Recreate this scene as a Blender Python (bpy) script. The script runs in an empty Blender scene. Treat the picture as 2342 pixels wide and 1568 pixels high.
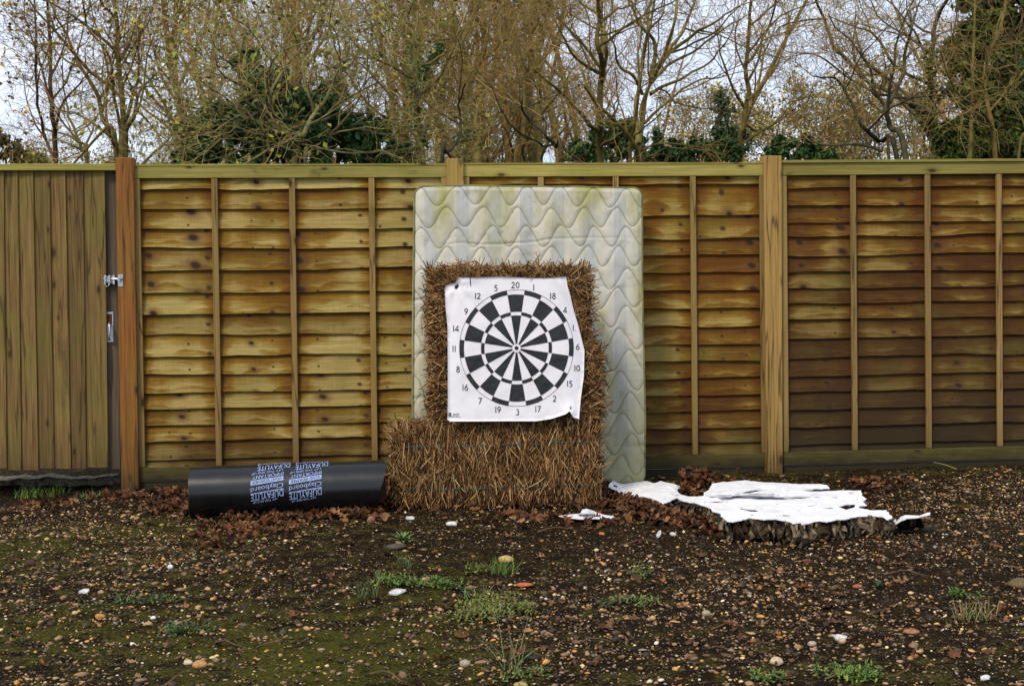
import bpy, bmesh, math, random
import numpy as np
from mathutils import Vector, Matrix
from mathutils.geometry import delaunay_2d_cdt

S = bpy.context.scene
COL = S.collection
R = math.radians

# ------------------------------------------------------------------ camera
# the fence's front face is the plane y = 0, x runs along it, z is up
F_PX = 3160.0                    # focal length in units of a 2342 px wide picture
W_PX, H_PX = 2342.0, 1568.0
CAM = Vector((0.0, -8.05, 1.18))
YAW, PITCH, ROLL = R(5.3), R(2.65), R(-0.6)
cam_d = bpy.data.cameras.new('camera')
cam = bpy.data.objects.new('camera', cam_d)
COL.objects.link(cam)
ROT = Matrix.Rotation(-YAW, 3, 'Z') @ Matrix.Rotation(R(90) - PITCH, 3, 'X') @ Matrix.Rotation(ROLL, 3, 'Z')
cam.matrix_world = Matrix.Translation(CAM) @ ROT.to_4x4()
cam_d.sensor_width = 36.0
cam_d.lens = F_PX / W_PX * 36.0
cam_d.clip_end = 2000.0
cam_d.clip_start = 0.05
S.camera = cam

# ------------------------------------------------------------------ sky, sun, exposure
SUN_EL, SUN_AZ = R(48), R(215)      # azimuth clockwise from +y: behind the camera, to the left
w = bpy.data.worlds.new('World'); S.world = w; w.use_nodes = True
nt = w.node_tree; nt.nodes.clear()
wo = nt.nodes.new('ShaderNodeOutputWorld'); bg = nt.nodes.new('ShaderNodeBackground')
sky = nt.nodes.new('ShaderNodeTexSky'); sky.sky_type = 'NISHITA'; sky.sun_disc = False
sky.sun_elevation = SUN_EL; sky.sun_rotation = SUN_AZ
tc = nt.nodes.new('ShaderNodeTexCoord')
mp = nt.nodes.new('ShaderNodeMapping'); mp.inputs['Scale'].default_value = (1, 1, 3.0)
nz = nt.nodes.new('ShaderNodeTexNoise'); nz.inputs['Scale'].default_value = 2.2; nz.inputs['Detail'].default_value = 6
rp = nt.nodes.new('ShaderNodeValToRGB')
rp.color_ramp.elements[0].position = 0.36; rp.color_ramp.elements[0].color = (0.45, 0.45, 0.45, 1)
rp.color_ramp.elements[1].position = 0.62; rp.color_ramp.elements[1].color = (0.97, 0.97, 0.97, 1)
mixw = nt.nodes.new('ShaderNodeMix'); mixw.data_type = 'RGBA'
mixw.inputs[7].default_value = (8.5, 9.3, 11.2, 1)       # the cloud layer
L = nt.links.new
L(tc.outputs['Generated'], mp.inputs['Vector']); L(mp.outputs[0], nz.inputs['Vector'])
L(nz.outputs['Fac'], rp.inputs[0]); L(rp.outputs[0], mixw.inputs[0])
L(sky.outputs[0], mixw.inputs[6]); L(mixw.outputs[2], bg.inputs['Color'])
bg.inputs['Strength'].default_value = 0.072
L(bg.outputs[0], wo.inputs['Surface'])
sd = bpy.data.lights.new('sun', 'SUN'); sd.energy = 1.5; sd.angle = R(14); sd.color = (1.0, 0.88, 0.66)
so = bpy.data.objects.new('sun', sd); COL.objects.link(so)
sdir = Vector((math.sin(SUN_AZ) * math.cos(SUN_EL), math.cos(SUN_AZ) * math.cos(SUN_EL), math.sin(SUN_EL)))
so.rotation_euler = (-sdir).to_track_quat('-Z', 'Y').to_euler(); so.location = sdir * 30
S.view_settings.view_transform = 'Standard'; S.view_settings.look = 'None'
S.view_settings.gamma = 1.0; S.view_settings.exposure = 0.74
S.render.engine = 'CYCLES'
S.cycles.max_bounces = 6; S.cycles.diffuse_bounces = 3; S.cycles.glossy_bounces = 2
S.cycles.transparent_max_bounces = 4; S.cycles.caustics_reflective = False; S.cycles.caustics_refractive = False

# ------------------------------------------------------------------ pixel to place
def ray(px, py):
    d = Vector(((px - W_PX / 2) / F_PX, -(py - H_PX / 2) / F_PX, -1.0))
    return ROT @ d
def on_y(px, py, y):                 # the point at distance y behind the fence face
    d = ray(px, py); t = (y - CAM.y) / d.y
    return CAM + d * t
def on_z(px, py, z=0.0):             # the point at height z
    d = ray(px, py); t = (z - CAM.z) / d.z
    return CAM + d * t

# ------------------------------------------------------------------ helpers
def tag(o, label=None, cat=None, group=None, kind=None):
    if label: o['label'] = label
    if cat: o['category'] = cat
    if group: o['group'] = group
    if kind: o['kind'] = kind
    return o
def empty(name, loc, label=None, cat=None, group=None):
    o = bpy.data.objects.new(name, None); COL.objects.link(o)
    o.location = loc; o.empty_display_size = 0.1
    return tag(o, label, cat, group)
def mesh_data(name, V, polys, mat=None, attrs=None, smooth=False):
    V = np.asarray(V, dtype=np.float32).reshape(-1, 3)
    me = bpy.data.meshes.new(name)
    loops, starts, n = [], [], 0
    for A in polys:
        A = np.asarray(A, dtype=np.int32)
        if A.size == 0: continue
        if A.ndim == 1: A = A[None, :]
        m, k = A.shape
        loops.append(A.ravel()); starts.append(n + np.arange(m, dtype=np.int32) * k); n += m * k
    loops = np.concatenate(loops); starts = np.concatenate(starts)
    me.vertices.add(len(V)); me.vertices.foreach_set('co', V.ravel())
    me.loops.add(len(loops)); me.loops.foreach_set('vertex_index', loops)
    me.polygons.add(len(starts)); me.polygons.foreach_set('loop_start', starts)
    me.polygons.foreach_set('use_smooth', np.full(len(starts), bool(smooth)))
    me.update(calc_edges=True)
    for k, a in (attrs or {}).items():
        a = np.asarray(a, dtype=np.float32)
        if a.ndim == 1:
            at = me.attributes.new(k, 'FLOAT', 'POINT'); at.data.foreach_set('value', a)
        else:
            if a.shape[1] == 3: a = np.concatenate([a, np.ones((len(a), 1), np.float32)], 1)
            at = me.attributes.new(k, 'FLOAT_COLOR', 'POINT'); at.data.foreach_set('color', np.ascontiguousarray(a).ravel())
    if mat: me.materials.append(mat)
    return me
def add(name, V, polys, mat, parent=None, attrs=None, smooth=False, world=True):
    """link a mesh; V is in world coordinates and is moved into the parent's frame"""
    V = np.asarray(V, dtype=np.float32).reshape(-1, 3)
    if parent is not None and world:
        off = np.array(parent.location, dtype=np.float32); p = parent.parent
        while p is not None:
            off = off + np.array(p.location, dtype=np.float32); p = p.parent
        V = V - off
    o = bpy.data.objects.new(name, mesh_data(name, V, polys, mat, attrs, smooth))
    COL.objects.link(o)
    if parent is not None: o.parent = parent
    return o
def add_own(name, V, polys, mat, attrs=None, smooth=False):
    """a one-mesh thing whose origin lies at its base"""
    V = np.asarray(V, dtype=np.float32).reshape(-1, 3)
    b = np.array([V[:, 0].mean(), V[:, 1].mean(), V[:, 2].min()], np.float32)
    o = add(name, V - b, polys, mat, None, attrs, smooth)
    o.location = b.tolist()
    return o
def join(parts):
    """[(V, [polys], attrs)] -> one"""
    Vs, Ps, n, at = [], [], 0, {}
    for V, P, a in parts:
        V = np.asarray(V, np.float32).reshape(-1, 3)
        Vs.append(V)
        for A in P: Ps.append(np.atleast_2d(np.asarray(A, np.int32)) + n)
        for k, x in (a or {}).items(): at.setdefault(k, []).append(np.asarray(x, np.float32))
        n += len(V)
    return np.concatenate(Vs), Ps, {k: np.concatenate(x) for k, x in at.items()}
BOXF = np.array([[0, 3, 2, 1], [4, 5, 6, 7], [0, 1, 5, 4], [1, 2, 6, 5], [2, 3, 7, 6], [3, 0, 4, 7]])
def hexa(p):                         # 8 corners: bottom ring then top ring
    return np.array([list(q) for q in p], np.float32), [BOXF]
def box(c, s):
    c = np.array(c); s = np.array(s) / 2
    k = np.array([[-1, -1, -1], [1, -1, -1], [1, 1, -1], [-1, 1, -1], [-1, -1, 1], [1, -1, 1], [1, 1, 1], [-1, 1, 1]])
    return c + k * s, [BOXF]
def bevelled(o, width=0.004, seg=2):
    m = o.modifiers.new('bevel', 'BEVEL'); m.width = width; m.segments = seg; m.limit_method = 'ANGLE'
    return o
def norm(a):
    return a / np.maximum(np.linalg.norm(a, axis=-1, keepdims=True), 1e-9)
def tubes(lines, sides=3, cap=False):
    """lines: [(pts k x 3, radii k)] -> V, F, line index of each vertex"""
    by = {}
    for i, (p, r) in enumerate(lines): by.setdefault(len(p), []).append(i)
    Vs, Fs, Is, n = [], [], [], 0
    ang = np.arange(sides) / sides * 2 * np.pi
    for k, idx in by.items():
        P = np.array([lines[i][0] for i in idx], np.float64); Rr = np.array([lines[i][1] for i in idx], np.float64)
        T = norm(np.gradient(P, axis=1))
        ref = np.where(np.abs(T[:, :1, 2:3]) > 0.8, np.array([1.0, 0.13, 0.0]), np.array([0.11, 0.07, 1.0]))
        n1 = norm(np.cross(T, np.broadcast_to(ref, T.shape))); n2 = np.cross(T, n1)
        V = P[:, :, None] + Rr[:, :, None, None] * (np.cos(ang)[:, None] * n1[:, :, None] + np.sin(ang)[:, None] * n2[:, :, None])
        N = len(idx)
        base = n + (np.arange(N) * k * sides)[:, None, None] + (np.arange(k - 1) * sides)[None, :, None] + np.arange(sides)[None, None, :]
        nxt = n + (np.arange(N) * k * sides)[:, None, None] + (np.arange(k - 1) * sides)[None, :, None] + ((np.arange(sides) + 1) % sides)[None, None, :]
        F = np.stack([base, nxt, nxt + sides, base + sides], -1).reshape(-1, 4)
        Vs.append(V.reshape(-1, 3)); Fs.append(F); Is.append(np.repeat(np.array(idx), k * sides)); n += N * k * sides
    return np.concatenate(Vs), [np.concatenate(Fs)], np.concatenate(Is)
def tube1(pts, rad, sides=8):
    pts = np.array([list(p) for p in pts], float)
    rad = np.full(len(pts), rad) if np.isscalar(rad) else np.array(rad)
    V, F, _ = tubes([(pts, rad)], sides)
    n = len(pts)
    return V, F + [np.array([list(range(sides))[::-1]]), np.array([[(n - 1) * sides + i for i in range(sides)]])]
def catmull(P, m=4):
    P = np.array(P, float); Q = np.vstack([2 * P[0] - P[1], P, 2 * P[-1] - P[-2]]); out = []
    for i in range(1, len(Q) - 2):
        for t in np.arange(m) / m:
            a, b, c, d = Q[i - 1], Q[i], Q[i + 1], Q[i + 2]
            out.append(0.5 * (2 * b + (c - a) * t + (2 * a - 5 * b + 4 * c - d) * t * t + (3 * b - a - 3 * c + d) * t ** 3))
    out.append(Q[-2]); return np.array(out)
class Noise2:
    def __init__(s, seed): s.g = np.random.default_rng(seed).random((64, 64))
    def one(s, x, y):
        xi = np.floor(x).astype(int); yi = np.floor(y).astype(int); fx = x - xi; fy = y - yi
        fx = fx * fx * (3 - 2 * fx); fy = fy * fy * (3 - 2 * fy); g = s.g
        a = g[xi % 64, yi % 64]; b = g[(xi + 1) % 64, yi % 64]; c = g[xi % 64, (yi + 1) % 64]; d = g[(xi + 1) % 64, (yi + 1) % 64]
        return (a * (1 - fx) + b * fx) * (1 - fy) + (c * (1 - fx) + d * fx) * fy - 0.5
    def __call__(s, x, y, oct=3):
        x = np.asarray(x, float); y = np.asarray(y, float)
        v = 0; a = 1.0
        for i in range(oct): v = v + a * s.one(x * 2 ** i + 7.3 * i, y * 2 ** i + 3.1 * i); a *= 0.5
        return v
N1, N2, N3 = Noise2(1), Noise2(2), Noise2(3)

# ------------------------------------------------------------------ materials
class NT:
    """a small wrapper to write node materials"""
    def __init__(s, name):
        s.m = bpy.data.materials.new(name); s.m.use_nodes = True; s.t = s.m.node_tree
        s.b = s.t.nodes['Principled BSDF']
    def n(s, typ, **kw):
        x = s.t.nodes.new(typ)
        for k, v in kw.items(): setattr(x, k, v)
        return x
    def l(s, a, b): s.t.links.new(a, b)
    def put(s, sock, v):
        if hasattr(v, 'is_linked') or isinstance(v, bpy.types.NodeSocket): s.l(v, sock)
        else: sock.default_value = v
    def coord(s, kind='Object', scale=(1, 1, 1), rand=0.0):
        tc = s.n('ShaderNodeTexCoord'); v = tc.outputs[kind]
        if rand:
            oi = s.n('ShaderNodeObjectInfo'); k = s.n('ShaderNodeVectorMath', operation='MULTIPLY_ADD')
            cb = s.n('ShaderNodeCombineXYZ')
            for i in range(3): s.l(oi.outputs['Random'], cb.inputs[i])
            s.l(cb.outputs[0], k.inputs[0]); k.inputs[1].default_value = (rand, rand * 0.7, rand * 1.3); s.l(v, k.inputs[2]); v = k.outputs[0]
        m = s.n('ShaderNodeVectorMath', operation='MULTIPLY'); s.l(v, m.inputs[0]); m.inputs[1].default_value = scale
        return m.outputs[0]
    def noise(s, vec, scale=1.0, detail=4, rough=0.55, dist=0.0):
        x = s.n('ShaderNodeTexNoise'); x.inputs['Scale'].default_value = scale; x.inputs['Detail'].default_value = detail
        x.inputs['Roughness'].default_value = rough; x.inputs['Distortion'].default_value = dist; s.l(vec, x.inputs['Vector'])
        return x.outputs['Fac']
    def vor(s, vec, scale=1.0, feature='F1', out='Distance', rnd=1.0):
        x = s.n('ShaderNodeTexVoronoi', feature=feature); x.inputs['Scale'].default_value = scale
        x.inputs['Randomness'].default_value = rnd; s.l(vec, x.inputs['Vector'])
        return x.outputs[out]
    def ramp(s, f, *stops):
        x = s.n('ShaderNodeValToRGB'); e = x.color_ramp.elements
        while len(e) < len(stops): e.new(0.5)
        for i, (p, c) in enumerate(stops):
            e[i].position = p; e[i].color = (c, c, c, 1) if np.isscalar(c) else (*c, 1)
        s.l(f, x.inputs[0]); return x.outputs[0]
    def mix(s, f, a, b, mode='MIX'):
        x = s.n('ShaderNodeMix', data_type='RGBA', blend_type=mode)
        s.put(x.inputs[0], f)
        for sk, v in ((x.inputs[6], a), (x.inputs[7], b)):
            s.put(sk, (*v, 1) if isinstance(v, tuple) and len(v) == 3 else v)
        return x.outputs[2]
    def math(s, op, a, b=0.0, clamp=False):
        x = s.n('ShaderNodeMath', operation=op, use_clamp=clamp); s.put(x.inputs[0], a); s.put(x.inputs[1], b); return x.outputs[0]
    def attr(s, name, out='Fac'):
        x = s.n('ShaderNodeAttribute', attribute_name=name); return x.outputs[out]
    def rnd(s): return s.n('ShaderNodeObjectInfo').outputs['Random']
    def bump(s, h, strength=0.4, dist=0.01):
        x = s.n('ShaderNodeBump'); x.inputs['Strength'].default_value = strength; x.inputs['Distance'].default_value = dist
        s.l(h, x.inputs['Height']); s.l(x.outputs[0], s.b.inputs['Normal'])
    def done(s, col, rough=0.8, spec=0.3):
        s.put(s.b.inputs['Base Color'], (*col, 1) if isinstance(col, tuple) and len(col) == 3 else col)
        s.put(s.b.inputs['Roughness'], rough); s.b.inputs['Specular IOR Level'].default_value = spec
        return s.m

def wood_slat(name, dry, mid, wet, dryness, damp=0.0):
    """waney lap board: pale where dry, orange-brown where the rain has soaked in, knots and saw marks.
    attributes: v 0 bottom to 1 top of the board, h height in the panel, row number of the board, bd distance to the nearest batten"""
    k = NT(name)
    v = k.attr('v'); h = k.attr('h'); row = k.attr('row'); bd = k.attr('bd')
    big = k.noise(k.coord(scale=(1.1, 1, 1.1)), 1.3, 3)
    edge = k.noise(k.coord(scale=(5.0, 1, 14), rand=9.0), 1.0, 4, 0.6)
    fray = k.noise(k.coord(scale=(7.0, 1, 110), rand=4.0), 1.0, 3, 0.6)
    patch = k.noise(k.coord(scale=(2.0, 1, 0.8), rand=23.0), 1.0, 2)
    a = k.math('MULTIPLY_ADD', v, -0.95); k.t.nodes[-1].inputs[2].default_value = dryness
    a = k.math('ADD', a, k.math('MULTIPLY', k.math('SUBTRACT', edge, 0.5), 0.7))
    a = k.math('ADD', a, k.math('MULTIPLY', k.math('SUBTRACT', fray, 0.5), 0.45))
    a = k.math('ADD', a, k.math('MULTIPLY', k.math('SUBTRACT', patch, 0.5), 1.5))
    a = k.math('ADD', a, k.math('MULTIPLY', k.math('SUBTRACT', big, 0.5), 1.6))
    a = k.math('SUBTRACT', a, k.ramp(bd, (0.0, 0.5), (0.10, 0.0)))
    # the soaked strip along the lower edge, with a smooth tide line
    tide = k.math('SUBTRACT', v, k.math('MULTIPLY', k.math('SUBTRACT', k.noise(k.coord(scale=(4.5, 1, 0.5), rand=31.0), 1.0, 2), 0.36), 0.9))
    a = k.math('SUBTRACT', a, k.ramp(tide, (-0.03, 0.30), (0.06, 0.0)))
    d1 = k.ramp(a, (0.38, 0.0), (0.66, 1.0)); d0 = k.ramp(a, (-0.1, 0.0), (0.40, 1.0))
    grain = k.noise(k.coord(scale=(2.2, 1, 95), rand=5.0), 1.0, 4, 0.65, 0.6)
    fine = k.noise(k.coord(scale=(14, 1, 420), rand=3.0), 1.0, 2, 0.6)
    sawn = k.noise(k.coord(scale=(260, 1, 7), rand=6.0), 1.0, 2, 0.6)
    c = k.mix(d0, wet, mid); c = k.mix(d1, c, dry)
    c = k.mix(0.7, c, k.ramp(grain, (0.32, 0.66), (0.68, 1.24)), 'MULTIPLY')
    c = k.mix(0.5, c, k.ramp(fine, (0.3, 0.7), (0.7, 1.2)), 'MULTIPLY')
    c = k.mix(0.45, c, k.ramp(sawn, (0.3, 0.7), (0.7, 1.2)), 'MULTIPLY')
    tone = k.ramp(k.rnd(), (0.0, (0.74, 0.70, 0.64)), (0.5, (1.0, 0.97, 0.92)), (1.0, (1.14, 1.15, 1.15))); c = k.mix(1.0, c, tone, 'MULTIPLY')
    alg = k.ramp(k.noise(k.coord(scale=(1.8, 1, 3)), 1.3, 4), (0.52, 0.0), (0.70, 0.7)); c = k.mix(alg, c, k.mix(0.6, c, (0.17, 0.165, 0.03)))
    # knots: the boards of a panel come off one log, so a knot comes back board after board, a little shifted
    sx = k.n('ShaderNodeSeparateXYZ'); k.l(k.coord(), sx.inputs[0])
    def knots(fx, fv, fr, off, keep):
        cb = k.n('ShaderNodeCombineXYZ'); k.l(k.math('ADD', k.math('MULTIPLY', sx.outputs[0], fx), k.math('MULTIPLY', v, 0.13)), cb.inputs[0])
        k.l(k.math('ADD', k.math('ADD', k.math('MULTIPLY', v, fv), k.math('MULTIPLY', row, fr)), off), cb.inputs[1])
        x = k.n('ShaderNodeTexVoronoi', voronoi_dimensions='2D'); x.inputs['Scale'].default_value = 1.0; k.l(cb.outputs[0], x.inputs['Vector']); sc_ = k.n('ShaderNodeSeparateColor'); k.l(x.outputs['Color'], sc_.inputs[0]); return k.math('ADD', k.math('MULTIPLY', x.outputs['Distance'], k.math('ADD', sc_.outputs[1], 0.6)), k.ramp(sc_.outputs[0], (keep, 0.0), (keep + 0.02, 1.0)))
    kn = knots(3.1, 0.62, 0.16, 0.3, 0.6); kn2 = knots(8.0, 1.5, 0.41, 3.7, 0.32)
    c = k.mix(k.ramp(kn, (0.06, 0.75), (0.20, 0.0)), c, (0.11, 0.045, 0.012))
    c = k.mix(k.ramp(kn, (0.035, 1.0), (0.075, 0.0)), c, (0.035, 0.014, 0.006)); c = k.mix(k.ramp(kn2, (0.05, 0.95), (0.12, 0.0)), c, (0.05, 0.022, 0.008))
    # darker brown towards the top of the board; damp and painted falloff near the ground
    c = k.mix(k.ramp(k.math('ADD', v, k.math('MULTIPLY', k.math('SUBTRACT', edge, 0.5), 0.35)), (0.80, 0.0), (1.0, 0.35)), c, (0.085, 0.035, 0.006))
    sp = k.math('ADD', h, k.math('MULTIPLY', k.math('SUBTRACT', patch, 0.5), 0.22))
    foot_dark = k.ramp(sp, (0.0, 0.75 + damp * 0.24), (0.10 + 0.25 * damp, 0.45 * damp), (0.80, 0.0))
    c = k.mix(foot_dark, c, (0.026, 0.018, 0.007))
    k.bump(k.math('ADD', grain, k.math('MULTIPLY', fine, 0.6)), 0.4, 0.006)
    return k.done(c, 0.75, 0.2)
def wood_sawn(name, a, b, axis='x', green=0.5, stain=(0.05, 0.035, 0.012), saw=False, low_dark=0.8):
    k = NT(name)
    lon, lat = 3, 90
    sc = (lon, lat, lat) if axis == 'x' else (lat, lat, lon)
    g = k.noise(k.coord(scale=sc, rand=5), 1.0, 4, 0.6, 0.4)
    c = k.ramp(g, (0.28, a), (0.72, b))
    big = k.noise(k.coord(scale=(2.2, 2.2, 2.2), rand=3), 1.0, 4)
    c = k.mix(k.ramp(big, (0.45, 0.0), (0.7, green)), c, k.mix(0.55, c, (0.15, 0.15, 0.025)))
    dk = k.noise(k.coord(scale=(5, 5, 1.5) if axis != 'x' else (5, 5, 12), rand=7), 1.0, 5, 0.65)
    c = k.mix(k.ramp(dk, (0.6, 0.0), (0.74, 0.75)), c, stain)
    sx = k.n('ShaderNodeSeparateXYZ'); k.l(k.coord(scale=(7, 7, 3) if axis == 'z' else (3, 3, 7), rand=9), sx.inputs[0]); cb = k.n('ShaderNodeCombineXYZ'); k.l(sx.outputs[0], cb.inputs[0]); k.l(sx.outputs[2], cb.inputs[1])
    vk = k.n('ShaderNodeTexVoronoi', voronoi_dimensions='2D'); vk.inputs['Scale'].default_value = 1.0; k.l(cb.outputs[0], vk.inputs['Vector']); sc_ = k.n('ShaderNodeSeparateColor'); k.l(vk.outputs['Color'], sc_.inputs[0]); kn = k.math('ADD', k.math('MULTIPLY', vk.outputs['Distance'], k.math('ADD', sc_.outputs[1], 0.9)), k.ramp(sc_.outputs[0], (0.45, 0.0), (0.47, 1.0)))
    c = k.mix(k.ramp(kn, (0.06, 0.5), (0.22, 0.0)), c, stain); km = k.ramp(kn, (0.05, 0.9), (0.10, 0.0)); c = k.mix(km, c, (0.045, 0.02, 0.008))
    if saw:
        sw = k.n('ShaderNodeTexWave', wave_type='BANDS', bands_direction='Z'); sw.inputs['Scale'].default_value = 26; sw.inputs['Distortion'].default_value = 2.2
        sw.inputs['Detail'].default_value = 2; rt = k.n('ShaderNodeVectorRotate'); rt.inputs['Angle'].default_value = 0.25; rt.inputs['Axis'].default_value = (0, 1, 0)
        tcn = k.n('ShaderNodeTexCoord'); k.l(tcn.outputs['Object'], rt.inputs['Vector']); k.l(rt.outputs[0], sw.inputs['Vector'])
        c = k.mix(0.35, c, k.ramp(sw.outputs['Fac'], (0.3, 0.62), (0.7, 1.15)), 'MULTIPLY')
    if axis == 'z':
        ck = k.noise(k.coord(scale=(13, 13, 0.55), rand=17), 1.0, 3, 0.5); c = k.mix(k.ramp(ck, (0.485, 0.0), (0.497, 0.75), (0.503, 0.75), (0.515, 0.0)), c, (0.04, 0.02, 0.008))
    gz = k.n('ShaderNodeSeparateXYZ'); k.l(k.n('ShaderNodeNewGeometry').outputs['Position'], gz.inputs[0])
    lo = k.math('ADD', gz.outputs[2], k.math('MULTIPLY', k.math('SUBTRACT', dk, 0.5), 0.25))
    c = k.mix(k.ramp(lo, (0.02, low_dark), (0.16, low_dark * 0.35), (0.4, 0.0)), c, (0.022, 0.018, 0.008))  # wood darkens towards the ground
    tone = k.ramp(k.rnd(), (0.0, (0.80, 0.74, 0.72)), (0.5, (1.0, 1.0, 0.9)), (1.0, (1.16, 1.10, 1.08))); c = k.mix(1.0, c, tone, 'MULTIPLY')
    k.bump(k.math('ADD', g, dk), 0.3, 0.004)
    return k.done(c, 0.75, 0.25)
def vcol(name, rough=0.85, spec=0.2, var=0.25, scale=60.0, bump=0.0, trans=0.0):
    """colour given by the attribute col, broken up by fine noise"""
    k = NT(name); c = k.attr('col', 'Color')
    n = k.noise(k.coord(), scale, 3)
    c = k.mix(1.0, c, k.ramp(n, (0.3, 1 - var), (0.7, 1 + var)), 'MULTIPLY')
    if bump: k.bump(n, bump, 0.004)
    if trans:
        k.b.inputs['Subsurface Weight'].default_value = 0.0
    return k.done(c, rough, spec)
def plain(name, col, rough=0.6, spec=0.3, var=0.2, scale=30.0, metal=0.0, bump=0.0):
    k = NT(name); n = k.noise(k.coord(), scale, 4)
    c = k.mix(1.0, col, k.ramp(n, (0.3, 1 - var), (0.7, 1 + var)), 'MULTIPLY')
    k.b.inputs['Metallic'].default_value = metal
    if bump: k.bump(n, bump, 0.003)
    return k.done(c, rough, spec)

M = {}
M['slat1'] = wood_slat('lap_board_pale', (0.38, 0.285, 0.095), (0.225, 0.125, 0.013), (0.135, 0.053, 0.003), 0.96, 0.2)
M['slat2'] = wood_slat('lap_board_brown', (0.34, 0.24, 0.068), (0.195, 0.098, 0.008), (0.118, 0.042, 0.0025), 0.74, 0.35)
M['slat3'] = wood_slat('lap_board_dark', (0.30, 0.205, 0.056), (0.155, 0.076, 0.0065), (0.092, 0.031, 0.002), 0.68, 1.0)  # own dark brown plus painted edge darkening, deepest at the foot
M['rail'] = wood_sawn('rail_olive', (0.21, 0.185, 0.04), (0.38, 0.33, 0.095), 'x', 0.85)
M['rail_dark'] = wood_sawn('rail_darker', (0.085, 0.07, 0.014), (0.19, 0.15, 0.036), 'x', 0.9, low_dark=0.95)  # darker copy of the rail wood for the bottom rails
M['batten'] = wood_sawn('batten_tan', (0.21, 0.135, 0.045), (0.33, 0.225, 0.085), 'z', 0.25)
M['post1'] = wood_sawn('post_orange', (0.14, 0.053, 0.010), (0.30, 0.125, 0.027), 'z', 0.45, saw=True)
M['post2'] = wood_sawn('post_olive', (0.19, 0.13, 0.03), (0.33, 0.23, 0.065), 'z', 0.6)
M['post3'] = wood_sawn('post_honey', (0.27, 0.155, 0.045), (0.45, 0.29, 0.10), 'z', 0.25, low_dark=0.6)
M['gate'] = wood_sawn('gate_board', (0.10, 0.058, 0.018), (0.26, 0.17, 0.062), 'z', 1.0, saw=True)
M['stile'] = wood_sawn('gate_stile_grey', (0.075, 0.055, 0.042), (0.145, 0.11, 0.085), 'z', 0.1)
M['gravel_board'] = wood_sawn('gravel_board_wet_shade', (0.03, 0.02, 0.008), (0.075, 0.05, 0.018), 'x', 0.6, low_dark=0.95)  # near-black tone carries the shade of the gaps under the panels
M['zinc'] = plain('galvanised_steel', (0.55, 0.58, 0.62), 0.38, 0.5, 0.25, 60, 0.9)
M['dark'] = plain('dark_void', (0.02, 0.015, 0.01), 0.8)

# soil: dark damp earth with moss where the attribute says so
k = NT('damp_soil')
P3 = k.coord('Object')
f1 = k.noise(P3, 9, 6, 0.65); f2 = k.noise(P3, 70, 5, 0.7); f3 = k.noise(P3, 260, 3, 0.7)
c = k.ramp(f1, (0.3, (0.008, 0.0044, 0.0012)), (0.5, (0.021, 0.0118, 0.0034)), (0.72, (0.050, 0.028, 0.0085)))
c = k.mix(1.0, c, k.ramp(f2, (0.3, 0.45), (0.7, 1.5)), 'MULTIPLY')
gr = k.vor(P3, 95, out='Color'); grd = k.vor(P3, 95)
gsep = k.n('ShaderNodeSeparateColor'); k.l(gr, gsep.inputs[0])
gm = k.math('MULTIPLY', k.ramp(gsep.outputs[0], (0.72, 0.0), (0.76, 1.0)), k.ramp(grd, (0.30, 1.0), (0.42, 0.0)))
c = k.mix(gm, c, k.ramp(gsep.outputs[1], (0.0, (0.10, 0.06, 0.03)), (0.5, (0.22, 0.13, 0.06)), (1.0, (0.34, 0.26, 0.18))))
mo = k.math('ADD', k.attr('moss'), k.math('MULTIPLY', k.math('SUBTRACT', f1, 0.5), 1.6))
mo = k.math('ADD', mo, k.math('MULTIPLY', k.math('SUBTRACT', f2, 0.5), 0.9))
mm = k.ramp(mo, (0.34, 0.0), (0.66, 0.92))
c = k.mix(mm, c, k.ramp(f2, (0.3, (0.024, 0.026, 0.003)), (0.7, (0.12, 0.115, 0.012))))
k.bump(k.math('ADD', k.math('MULTIPLY', f2, 1.0), k.math('ADD', k.math('MULTIPLY', f3, 0.5), k.math('MULTIPLY', gm, 0.4))), 0.9, 0.02)
M['soil'] = k.done(c, 0.95, 0.08)
M['pebble'] = vcol('pebble_stone', 0.6, 0.35, 0.3, 120)
M['leaf'] = vcol('dead_leaf', 0.75, 0.2, 0.3, 90)
M['green'] = vcol('green_leaf', 0.55, 0.3, 0.25, 60)
M['bark'] = vcol('bark', 0.9, 0.1, 0.45, 9, 0.6)
M['twigwood'] = vcol('twig_bark', 0.9, 0.1, 0.3, 3)
M['straw'] = vcol('straw_stem', 0.65, 0.25, 0.2, 50)
M['concrete'] = plain('concrete', (0.13, 0.115, 0.085), 0.95, 0.1, 0.8, 45, 0, 0.9)

# ------------------------------------------------------------------ ground
G0 = on_y(1171, 1096, 0).z            # ground level at the foot of the fence
def gh(x, y):
    x = np.asarray(x, float); y = np.asarray(y, float)
    z = G0 + 0.020 * N1(x * 0.9 + 20, y * 0.9 + 20, 2) + 0.012 * N2(x * 4 + 40, y * 4 + 40, 3)
    z = z - 0.075 * np.exp(-((x + 2.05) / 0.55) ** 2 - ((y + 0.05) / 0.35) ** 2)
    z = z + 0.03 * np.exp(-((x + 3.1) / 0.5) ** 2 - ((y + 0.25) / 0.3) ** 2)
    return z
def gp(px, py, dz=0.0):
    p = on_z(px, py, G0); return Vector((p.x, p.y, float(gh(p.x, p.y)) + dz))
xs = np.concatenate([np.linspace(-90, -5, 24)[:-1], np.linspace(-5, 6, 520), np.linspace(6, 110, 24)[1:]])
ys = np.concatenate([np.linspace(-30, -5, 16)[:-1], np.linspace(-5, 0.4, 290), np.linspace(0.4, 4, 12)[1:], np.linspace(4, 160, 26)[1:]])
X, Y = np.meshgrid(xs, ys)
Z = gh(X, Y)
near = ((X > -5.2) & (X < 6.2) & (Y > -5.2) & (Y < 0.6)).astype(float)
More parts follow.
